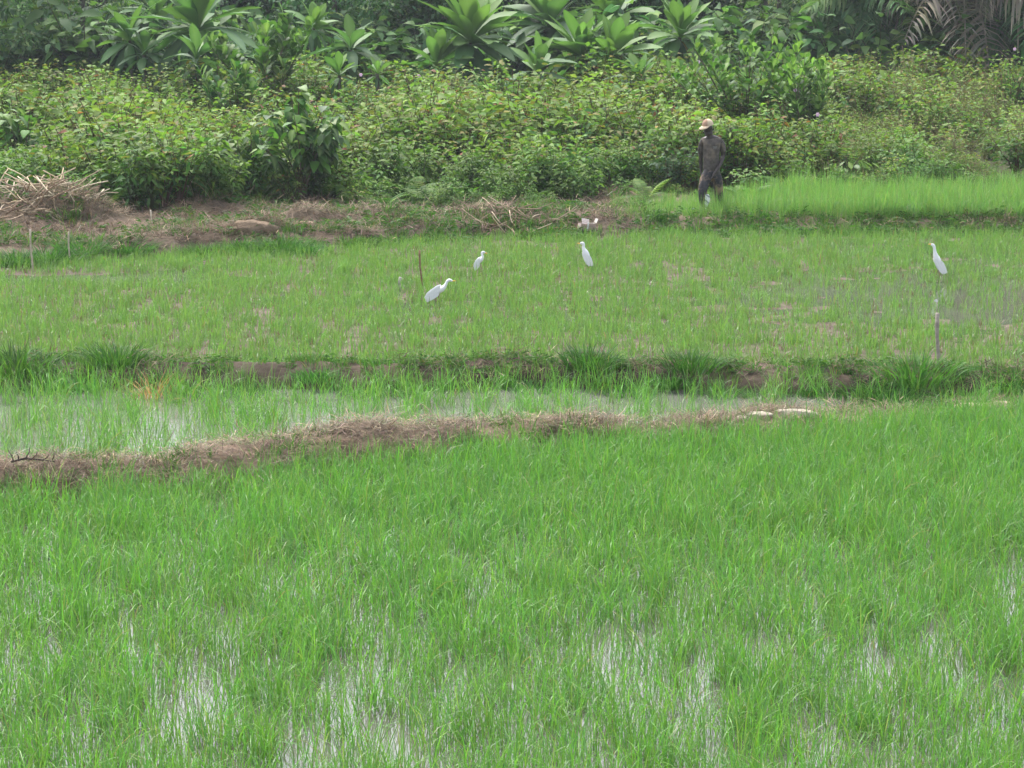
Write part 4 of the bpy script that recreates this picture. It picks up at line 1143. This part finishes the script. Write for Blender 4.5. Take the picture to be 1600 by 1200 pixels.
b = MB(); tube(b, [(-.09, 0, .16), (-.03, -.03, .12), (.03, -.06, .03), (.06, -.09, -.06)], [.007, .009, .009, .007], (.62, .55, .42), 6)
o = b.build('bent_straw', M['straw']); o.location = (x, y, g + .03)
tag(o, 'pale bent straw stem hanging down the front of the near bund', 'straw stem')
x, y = gp(279, 627, .01)
b = MB(); leaves(b, [[-.09, 0, .012]], [[1, .35, .22]], [[0, 0, 1]], [.18], [.09], np.array([[.26, .17, .085]]), OV, .1, .3, ((.36, .27, .15), .5))
o = b.build('fallen_leaf', M['straw']); o.location = (x, y, 0)
tag(o, 'curled brown leaf floating on the water between the bunds at the left', 'leaf')
b = MB()
def box(b, c, s, col, R=None):
    V = np.array([(i, j, k) for i in (-.5, .5) for j in (-.5, .5) for k in (-.5, .5)]) * s
    if R is not None: V = V @ np.array(R.to_3x3()).T
    b.add(V + np.array(c), col, Q=[(0, 1, 3, 2), (4, 6, 7, 5), (0, 4, 5, 1), (2, 3, 7, 6), (0, 2, 6, 4), (1, 5, 7, 3)])
x, y = gp(1464, 468, .2); g = sz(x, y)
tube(b, [(0, 0, -.05), (.004, 0, .18)], [.006, .005], (.3, .25, .2), 5)
leaves(b, [[-.02, -.01, .16]], [[.3, 0, 1]], [[0, -1, .1]], [.055], [.05], np.array([[.6, .6, .58]]), HEART, .3, .3)
o = b.build('white_marker', M['white']); o.location = (x, y, g)
tag(o, 'tiny white rag on a short stick below the rightmost egret', 'marker')

# discarded carton
x, y = gp(917, 355, .2); g = sz(x, y)
cr = tag(empty('carton', (x, y, g + .02), .25), 'torn open pale carton lying in the grass of the far bank', 'carton')
cw, cd, ch = .25, .18, .15
wc, bc = (.44, .40, .36), (.34, .25, .21)
def panel(name, c, s, col, rot=None):
    b = MB(); box(b, (0, 0, 0), s, col)
    o = b.build(name, M['card'], cr, smooth=False); o.location = c
    if rot: o.rotation_euler = rot
panel('bottom_panel', (0, 0, .004), (cw, cd, .006), bc)
panel('side_panel', (0, -cd / 2, ch / 2 + .008), (cw, .006, ch), bc, (.12, 0, 0))
panel('side_panel', (0, cd / 2, ch / 2 + .008), (cw, .006, ch), (.5, .42, .38))
panel('side_panel', (-cw / 2 - .004, 0, ch / 2 + .008), (.006, cd - .01, ch), (.5, .4, .35))
panel('side_panel', (cw / 2 + .004, 0, ch / 2 + .008), (.006, cd - .01, ch), wc)
panel('flap', (cw / 2 + .04, 0, ch + .05), (.006, cd * .9, .08), wc, (0, .45, 0))
panel('flap', (-cw / 2 - .012, 0, ch - .04), (.006, cd * .9, .09), (.40, .34, .3), (0, .25, 0))
panel('flap', (-.03, -.02, ch + .045), (cw * .55, .006, .1), (.55, .46, .43), (-.5, .2, .1))
panel('paper_strip', (-.015, -cd / 2 - .012, ch * .62), (.022, .004, ch * 1.25), (.66, .66, .64), (.10, .14, 0))

# ------------------------------------------------------------------ egrets
WHITE = (.70, .70, .71)
def egret(name, px, py_foot, tail_to_head, bill, eye, wing, legs, s, face, label, feet_at):
    """Profile points are in metres in the bird's own x-z plane; face mirrors nothing, the points already face their way."""
    x, y = gp(px, py_foot, .1)
    g = sz(x, y)
    r = tag(empty(name, (x, y, g)), label, 'egret', 'white egrets in the far field')
    pts = np.array([(p[0], p[1]) for p in tail_to_head]); rz = np.array([p[2] for p in tail_to_head]); ry = np.array([p[3] for p in tail_to_head])
    t = np.linspace(0, 1, len(pts)); tt = np.linspace(0, 1, 40)
    sm = lambda v: np.interp(tt, t, v)
    def smooth(v):
        q = sm(v)
        for _ in range(3): q[1:-1] = (q[:-2] + 2 * q[1:-1] + q[2:]) / 4
        return q
    b = MB(); profile_loft(b, np.stack([smooth(pts[:, 0]), smooth(pts[:, 1])], 1), smooth(rz) * .9, smooth(ry) * .9, WHITE, 14)
    b.build('body', M['feather'], r)
    b = MB(); (bx0, bz0), (bx1, bz1) = bill
    tube(b, [(bx0, 0, bz0), ((bx0 * .6 + bx1 * .4), 0, (bz0 * .6 + bz1 * .4) + .001), (bx1, 0, bz1)], [.0095, .0075, .0015], (.62, .33, .035), 8)
    b.build('bill', M['horn'], r)
    for sg in (-1, 1):
        b = MB(); q = np.array([(math.cos(a) * .0042, sg * .017 + math.sin(a) * .002, 0) for a in np.linspace(0, 2 * PI, 7)[:-1]])
        ring = np.array([(eye[0] + math.cos(a) * .0045, sg * .0165, eye[1] + math.sin(a) * .0045) for a in np.linspace(0, 2 * PI, 9)[:-1]])
        V = np.concatenate([ring, [[eye[0], sg * .0205, eye[1]]]])
        b.add(V, (.03, .025, .015), T=[(k, (k + 1) % 8, 8) for k in range(8)])
        b.build('eye', M['horn'], r)
        # folded wing: a long oval shell on the flank with stepped flight feathers
        b = MB(); w0, w1, wid = np.array(wing[0]), np.array(wing[1]), wing[2]
        ax = w1 - w0; L = np.linalg.norm(ax); ax = ax / L; nr = np.array([-ax[1], ax[0]])
        for q in range(5):
            off = (q - 2) * wid * .30
            m = w0 + nr * off * .9 + ax * (.02 * q)
            ln = L * (1 - .07 * abs(q - 1))
            leaves(b, [[m[0], sg * (wing[3] + .003 * (4 - q)), m[1]]], [[ax[0], -.06 * sg, ax[1]]], [[0, sg, 0]], [ln], [wid * .62], np.array([WHITE]) * (1.0 - .03 * (q % 2)), [(0, .2), (.2, .5), (.6, .5), (.9, .3), (1, .04)], 0.0, -.25)
        b.build('wing', M['feather'], r)
    for k, (hx, hz, fx) in enumerate(legs):
        sy = .022 * (1 if k else -1)
        b = MB(); kx = (hx + fx) / 2 + .012 * face * -1
        tube(b, [(hx, sy, hz), (kx, sy, hz * .52), (fx, sy, .012)], [.008, .0055, .005], (.23, .2, .1), 6)
        for da in (-.5, 0, .5, PI):
            tube(b, [(fx, sy, .01), (fx + face * .05 * math.cos(da), sy + .05 * math.sin(da), .004)], [.004, .0025], (.2, .18, .09), 4)
        b.build('leg', M['horn'], r)
    r.scale = (s, s, s)
    return r
def conv(pts, cx, cz, k, z0, mir=1):
    return [((a - cx) / k * mir, (cz - b_) / k + z0, r_, q_) for (a, b_, r_, q_) in pts]
# rightmost, tall and upright, facing left
z0 = .12
p4 = conv([(393, 380, .004, .010), (372, 345, .026, .030), (350, 300, .050, .052), (332, 262, .058, .055), (318, 228, .042, .042), (311, 200, .028, .027), (307, 172, .022, .020), (303, 152, .024, .020), (292, 139, .025, .019), (277, 137, .013, .011)], 345, 378, 569, z0)
egret('egret', 1466, 432, p4, ((-.115, .545), (-.163, .549)), (-.098, .552), ((-.035, .36), (.075, .135), .068, .042), [(-.005, .20, -.005), (.012, .20, .02)], 1.0, -1,
      'tall upright white egret facing left near the right edge of the far field', None)
# middle, upright, facing left
p3 = conv([(826, 785, .004, .010), (802, 700, .026, .030), (765, 590, .050, .050), (728, 510, .052, .050), (695, 440, .034, .034), (682, 395, .025, .022), (687, 350, .022, .019), (680, 312, .026, .020), (645, 300, .024, .018), (608, 308, .012, .010)], 745, 780, 1453, z0)
egret('egret', 916, 421, p3, ((-.092, .443), (-.140, .450)), (-.07, .452), ((-.022, .325), (.052, .13),   .066, .040), [(-.015, .19, -.02), (.012, .19, .012)], 1.0, -1,
      'upright white egret facing left below the discarded carton', None)
# second from the left, small, facing right
p2 = conv([(1212, 675, .004, .010), (1235, 618, .024, .030), (1275, 565, .046, .048), (1318, 530, .042, .045), (1342, 500, .024, .026), (1340, 465, .018, .016), (1330, 435, .020, .016), (1345, 415, .021, .017), (1372, 420, .018, .014), (1386, 429, .010, .008)], 1290, 690, 1110, .10)
egret('egret', 749, 424, p2, ((.084, .336), (.122, .326)), (.066, .344), ((.03, .245), (-.062, .135), .058, .037), [(.02, .17, .035), (.04, .16, .045)], 1.0, 1,
      'small white egret facing right with one thin leg visible behind the leaning one', None)
# left, leaning forward, facing right
p1 = conv([(428, 1050, .004, .012), (480, 1010, .024, .032), (545, 965, .044, .050), (615, 925, .055, .055), (675, 905, .046, .046), (715, 870, .028, .028), (738, 825, .020, .018), (752, 790, .021, .018), (778, 770, .024, .019), (812, 780, .019, .015), (832, 787, .011, .009)], 600, 1040, 1120, .13)
egret('egret', 683, 470, p1, ((.204, .356), (.255, .359)), (.176, .368), ((.07, .265), (-.145, .125), .072, .043), [(.03, .19, .05), (.0, .19, -.02)], 1.0, 1,
      'white egret leaning forward to the right beside the thin brown stake', None)

# ------------------------------------------------------------------ the man
def skin_mesh(name, verts, edges, rad, mat, col, parent, sub=2, root=0, extra=None):
    me = bpy.data.meshes.new(name)
    me.from_pydata(verts, edges, [])
    o = bpy.data.objects.new(name, me); COL.objects.link(o)
    md = o.modifiers.new('skin', 'SKIN'); md.use_smooth_shade = True
    ss = o.modifiers.new('subsurf', 'SUBSURF'); ss.levels = sub; ss.render_levels = sub
    sv = me.skin_vertices[0].data
    for k, r_ in enumerate(rad):
        sv[k].radius = (r_, r_) if not hasattr(r_, '__len__') else (r_[1], r_[0])
        sv[k].use_root = (k == root)
    dg = bpy.context.evaluated_depsgraph_get()
    m2 = bpy.data.meshes.new_from_object(o.evaluated_get(dg))
    o.modifiers.clear()
    o.data = m2
    m2.materials.clear(); m2.materials.append(mat)
    a = m2.attributes.get('col') or m2.attributes.new('col', 'FLOAT_COLOR', 'POINT')
    a.data.foreach_set('color', np.tile([*col, 1.0], (len(m2.vertices), 1)).astype(np.float32).ravel())
    m2.polygons.foreach_set('use_smooth', np.full(len(m2.polygons), True))
    bpy.data.meshes.remove(me)
    o.parent = parent
    return o
MAN_Y = 41.6
mx_, mtop = at(1112, 185, MAN_Y)
mz = mtop - 1.74
man = tag(empty('person', (mx_, MAN_Y, mz)), 'man in a muddy dark shirt and tan cap walking along the far bank', 'person', None)
SK = (.028, .020, .017)
V, E, R = [], [], []
def chain(pts, start=None):
    prev = start; ids = []
    for (x_, y_, z_, r_) in pts:
        V.append((x_, y_, z_)); R.append(r_); k = len(V) - 1
        if prev is not None: E.append((prev, k))
        prev = k; ids.append(k)
    return ids
tor = chain([(.005, 0, .80, (.135, .105)), (.0, .0, .92, (.128, .10)), (.0, -.005, 1.08, (.13, .105)), (.005, 0, 1.25, (.148, .11)), (.0, .0, 1.36, (.12, .09)), (-.03, -.015, 1.43, .058),
             (-.05, -.03, 1.49, .058), (-.068, -.05, 1.555, (.078, .088)), (-.072, -.05, 1.63, (.080, .092)), (-.068, -.04, 1.69, .055)])
chain([(-.125, -.125, 1.555, .020), (-.142, -.150, 1.545, .011)], tor[7])                                  # nose
for sg in (-1, 1): chain([(-.068 + sg * .075, -.045 + sg * .03, 1.565, .016), (-.068 + sg * .088, -.035 + sg * .03, 1.57, .012)], tor[7])   # ears
chain([(-.105, -.095, 1.485, .034)], tor[6])                                                              # chin
aR = chain([(.15, .01, 1.335, .070), (.195, .015, 1.29, .062), (.215, .03, 1.16, .052), (.218, .03, 1.05, .044), (.155, -.09, .92, .040), (.07, -.20, .79, .029)], tor[4])
aL = chain([(-.145, .0, 1.335, .068), (-.175, .02, 1.28, .060), (-.185, .06, 1.15, .050), (-.180, .08, 1.04, .043), (-.178, .09, .92, .038), (-.172, .07, .81, .029)], tor[4])
lL = chain([(-.075, -.01, .745, .100), (-.115, -.10, .62, .088), (-.165, -.19, .47, .066), (-.155, -.17, .34, .060), (-.135, -.12, .20, .045), (-.13, -.10, .085, .038), (-.15, -.18, .045, .036), (-.165, -.25, .035, .028)], tor[0])
lR = chain([(.09, .02, .745, .100), (.125, .03, .61, .086), (.15, .04, .46, .062), (.16, .10, .33, .058), (.17, .17, .19, .043), (.175, .20, .085, .037), (.155, .12, .045, .036), (.14, .05, .035, .028)], tor[0])
def hand(wid, base, d, side, curl):
    """Palm and five fingers rooted in it."""
    d, side, curl = Vector(d).normalized(), Vector(side).normalized(), Vector(curl).normalized()
    b0 = Vector(base)
    pm = chain([(*(b0 + d * .035), (.033, .02)), (*(b0 + d * .075), (.036, .018))], wid)
    for k, (o_, ln) in enumerate(((-.030, .062), (-.010, .074), (.011, .070), (.030, .055))):
        p0 = b0 + d * .085 + side * o_
        p1 = p0 + d * ln * .5 + curl * .008; p2 = p1 + (d * .5 + curl * .6).normalized() * ln * .5
        chain([(*p0, .0095), (*p1, .009), (*p2, .0075)], pm[1])
    q0 = b0 + d * .03 - side * .035; q1 = q0 + (d * .7 - side * .7).normalized() * .04 + curl * .01; q2 = q1 + d * .03 + curl * .008
    chain([(*q0, .0115), (*q1, .010), (*q2, .008)], pm[0])
hand(aR[-1], (.07, -.20, .79), (-.55, -.15, -.8), (.1, -.95, .2), (-.2, .5, -.5))
hand(aL[-1], (-.172, .07, .81), (.05, -.15, -1), (.2, -.95, .1), (.8, 0, -.1))
skin_mesh('body', V, E, R, M['skin'], SK, man, 2, root=0)
# shirt
V, E, R = [], [], []
t_ = chain([(.005, 0, .765, (.158, .125)), (.0, 0, .86, (.158, .120)), (.0, -.005, .98, (.155, .118)), (.0, -.005, 1.10, (.163, .122)), (.005, 0, 1.24, (.180, .130)), (.0, 0, 1.335, (.140, .104)), (-.022, -.01, 1.395, (.085, .075))])
chain([(.145, .01, 1.335, .076), (.19, .016, 1.285, .070), (.212, .026, 1.19, .064), (.217, .03, 1.12, .064)], t_[5])
chain([(-.14, .0, 1.335, .074), (-.17, .02, 1.28, .068), (-.182, .05, 1.19, .063), (-.184, .066, 1.12, .062)], t_[5])
skin_mesh('shirt', V, E, R, M['shirt'], (.082, .072, .064), man, 2)
# chest print on the shirt: a small faded pale patch of lettering
b = MB()
for q, (w_, zz) in enumerate(((.085, 1.238), (.06, 1.217))):
    for m_ in range(5):
        box(b, (.055 + (m_ - 2) * w_ / 5, -.1345 + .002 * abs(m_ - 2), zz), (w_ / 5 * .7, .003, .012), (.22, .21, .20))
b.build('chest_print', M['card'], man, smooth=False)
# trousers
V, E, R = [], [], []
h_ = chain([(.005, .0, .86, (.155, .112)), (.005, 0, .78, (.162, .12))])
chain([(-.08, -.015, .72, .118), (-.118, -.10, .61, .106), (-.162, -.185, .48, .088), (-.155, -.17, .35, .082), (-.138, -.125, .21, .072), (-.133, -.105, .13, .068)], h_[1])
chain([(.095, .02, .72, .116), (.127, .03, .60, .103), (.15, .045, .46, .086), (.16, .10, .33, .080), (.17, .165, .20, .070), (.174, .19, .13, .066)], h_[1])
skin_mesh('trousers', V, E, R, M['trousers'], (.042, .041, .044), man, 2)
# cap: dome of panels, band and brim pointing to the left and towards the viewer
hd = Vector((-.55, -.62, -.30)).normalized()
b = MB()
nu, nv = 20, 8
U, W_ = np.meshgrid(np.arange(nu) * 2 * PI / nu, np.linspace(0, PI / 2, nv))
dome = np.stack([np.cos(W_) * np.cos(U) * .112, np.cos(W_) * np.sin(U) * .100, np.sin(W_) * .115], -1).reshape(-1, 3)
cc = np.tile([.43, .34, .235], (nu * nv, 1))
fr_ = (np.cos(U) > .35).reshape(-1); cc[fr_] = (.32, .205, .14)
sd2 = ((np.abs(np.sin(U)) > .8)).reshape(-1); cc[sd2] = (.48, .39, .28)
q = np.arange(nu * nv).reshape(nv, nu)
b.add(dome, cc, Q=np.stack([q[:-1], np.roll(q, -1, 1)[:-1], np.roll(q, -1, 1)[1:], q[1:]], -1).reshape(-1, 4))
cap = b.build('cap', M['cap'], man)
cap.location = (-.072, -.05, 1.622); cap.rotation_euler = (0, .18, math.atan2(-.62, -.62))
b = MB(); na_ = 13; aa = np.linspace(-1.15, 1.15, na_)
inn = np.stack([np.cos(aa) * .110, np.sin(aa) * .098, 0 * aa + .004], 1)
out = np.stack([.09 + np.cos(aa) * .105, np.sin(aa) * .098, -.035 + .02 * (1 - np.cos(aa))], 1)
top = np.concatenate([inn, out]); bot = top - [0, 0, .006]
Vb = np.concatenate([top, bot]); m_ = 2 * na_
Qb = [(k, k + 1, na_ + k + 1, na_ + k) for k in range(na_ - 1)] + [(m_ + k, m_ + na_ + k, m_ + na_ + k + 1, m_ + k + 1) for k in range(na_ - 1)] + [(na_ + k, na_ + k + 1, m_ + na_ + k + 1, m_ + na_ + k) for k in range(na_ - 1)]
b.add(Vb, (.47, .37, .26), Q=Qb)
b.build('brim', M['cap'], cap)
for sg in (-1, 1):
    b = MB()
    ey = np.array([(-.098, -.128, 1.578), (-.138, -.098, 1.578)][0 if sg > 0 else 1])
    nu2 = 8
    pts = [ey + .011 * np.array([math.cos(u) * math.cos(v), math.sin(u) * math.cos(v), math.sin(v)]) for v in (-.9, 0, .9) for u in np.arange(nu2) * 2 * PI / nu2]
    qq = np.arange(24).reshape(3, 8)
    b.add(np.array(pts), (.30, .27, .24), Q=np.stack([qq[:-1], np.roll(qq, -1, 1)[:-1], np.roll(qq, -1, 1)[1:], qq[1:]], -1).reshape(-1, 4))
    b.build('eye', M['horn'], man)
# white speckled bag strip hanging in front of his leg
b = MB(); t = np.linspace(0, 1, 12)
V2, Q2, C2 = [], [], []
for k, tv in enumerate(t):
    w_ = .030 + .014 * math.sin(tv * 5)
    for j, s_ in enumerate((-1, 0, 1)):
        V2.append((-.085 + s_ * w_ + .012 * math.sin(6 * tv), -.24 - .018 * (1 - abs(s_)) * math.cos(9 * tv), .40 - .30 * tv))
        C2.append((.78, .78, .80) if (k * 3 + j * 5) % 4 else (.10, .12, .18))
    if k: Q2 += [((k - 1) * 3 + j, (k - 1) * 3 + j + 1, k * 3 + j + 1, k * 3 + j) for j in range(2)]
b.add(V2, np.array(C2), Q=Q2)
o = b.build('plastic_bag', M['white']); o.location = man.location
tag(o, 'narrow white speckled plastic bag held low before the leg of the man', 'bag')

# ------------------------------------------------------------------ thin humid air
hz = bpy.data.materials.new('haze'); hz.use_nodes = True
hn = hz.node_tree.nodes; hn.clear()
pv = hn.new('ShaderNodeVolumePrincipled'); pv.inputs['Color'].default_value = (.86, .92, 1.0, 1); pv.inputs['Density'].default_value = 0.00038
ho = hn.new('ShaderNodeOutputMaterial'); hz.node_tree.links.new(pv.outputs[0], ho.inputs['Volume'])
b = MB(); box(b, (0, 300, 13), (1500, 1300, 30), (1, 1, 1))
o = b.build('haze', None, smooth=False); o.data.materials.append(hz)
tag(o, kind='stuff')

# ------------------------------------------------------------------ labels by what each repeat stands above or behind
def relabel(group, lead, marks, tiers):
    cells = {}
    for o in SC.objects:
        if o.get('group') == group:
            px = 800 + 3600 * o.location.x / o.location.y
            mk = min(m for m in marks if px <= m[0])[1]
            tr = min(t_ for t_ in tiers if o.location.y <= t_[0])[1]
            cells.setdefault((tr, mk), []).append((px, o))
    for (tr, mk), q in cells.items():
        q.sort(key=lambda e: e[0])
        n = len(q)
        for k, (px, o) in enumerate(q):
            which = '' if n == 1 else ('left ' if k == 0 else 'right ' if k == n - 1 else 'middle ') if n <= 3 else ('leftmost ', 'second ', 'third ', 'fourth ', 'fifth ', 'sixth ')[k]
            o['label'] = which + lead + ' ' + tr + ' ' + mk
relabel('yellow green shrubs of the thicket', 'yellow green shrub',
        [(165, 'above the straw pile'), (340, 'above the dark shrub'), (560, 'by the heart leaved shrub'), (700, 'above the leaning egret'), (790, 'above the small egret'),
         (880, 'above the brush heap'), (980, 'above the carton'), (1110, 'left of the man'), (9999, 'right of the man')],
        [(51, 'low in the thicket'), (57.5, 'halfway up the thicket'), (99, 'on the thicket crest')])
relabel('pale shrubs on the right', 'pale shrub',
        [(1400, 'over the seed bed left'), (1500, 'over the seed bed middle'), (9999, 'near the right edge')],
        [(52, 'low on the thin slope'), (58, 'halfway up the thin slope'), (99, 'on the crest of the thin slope')])
relabel('dark trees of the wood', 'dark tree',
        [(160, 'in the upper left corner'), (350, 'behind the upper left rosette trees'), (520, 'behind the obovate leaved bush'), (690, 'left of the large rosette tree'),
         (830, 'behind the large light green rosette tree'), (1010, 'behind the dark trunked rosette tree'), (1130, 'left of the bright bush'), (1300, 'behind the bright bush'),
         (1420, 'behind the green palm'), (9999, 'behind the grey palm fronds')],
        [(99, 'of the shaded wood')])
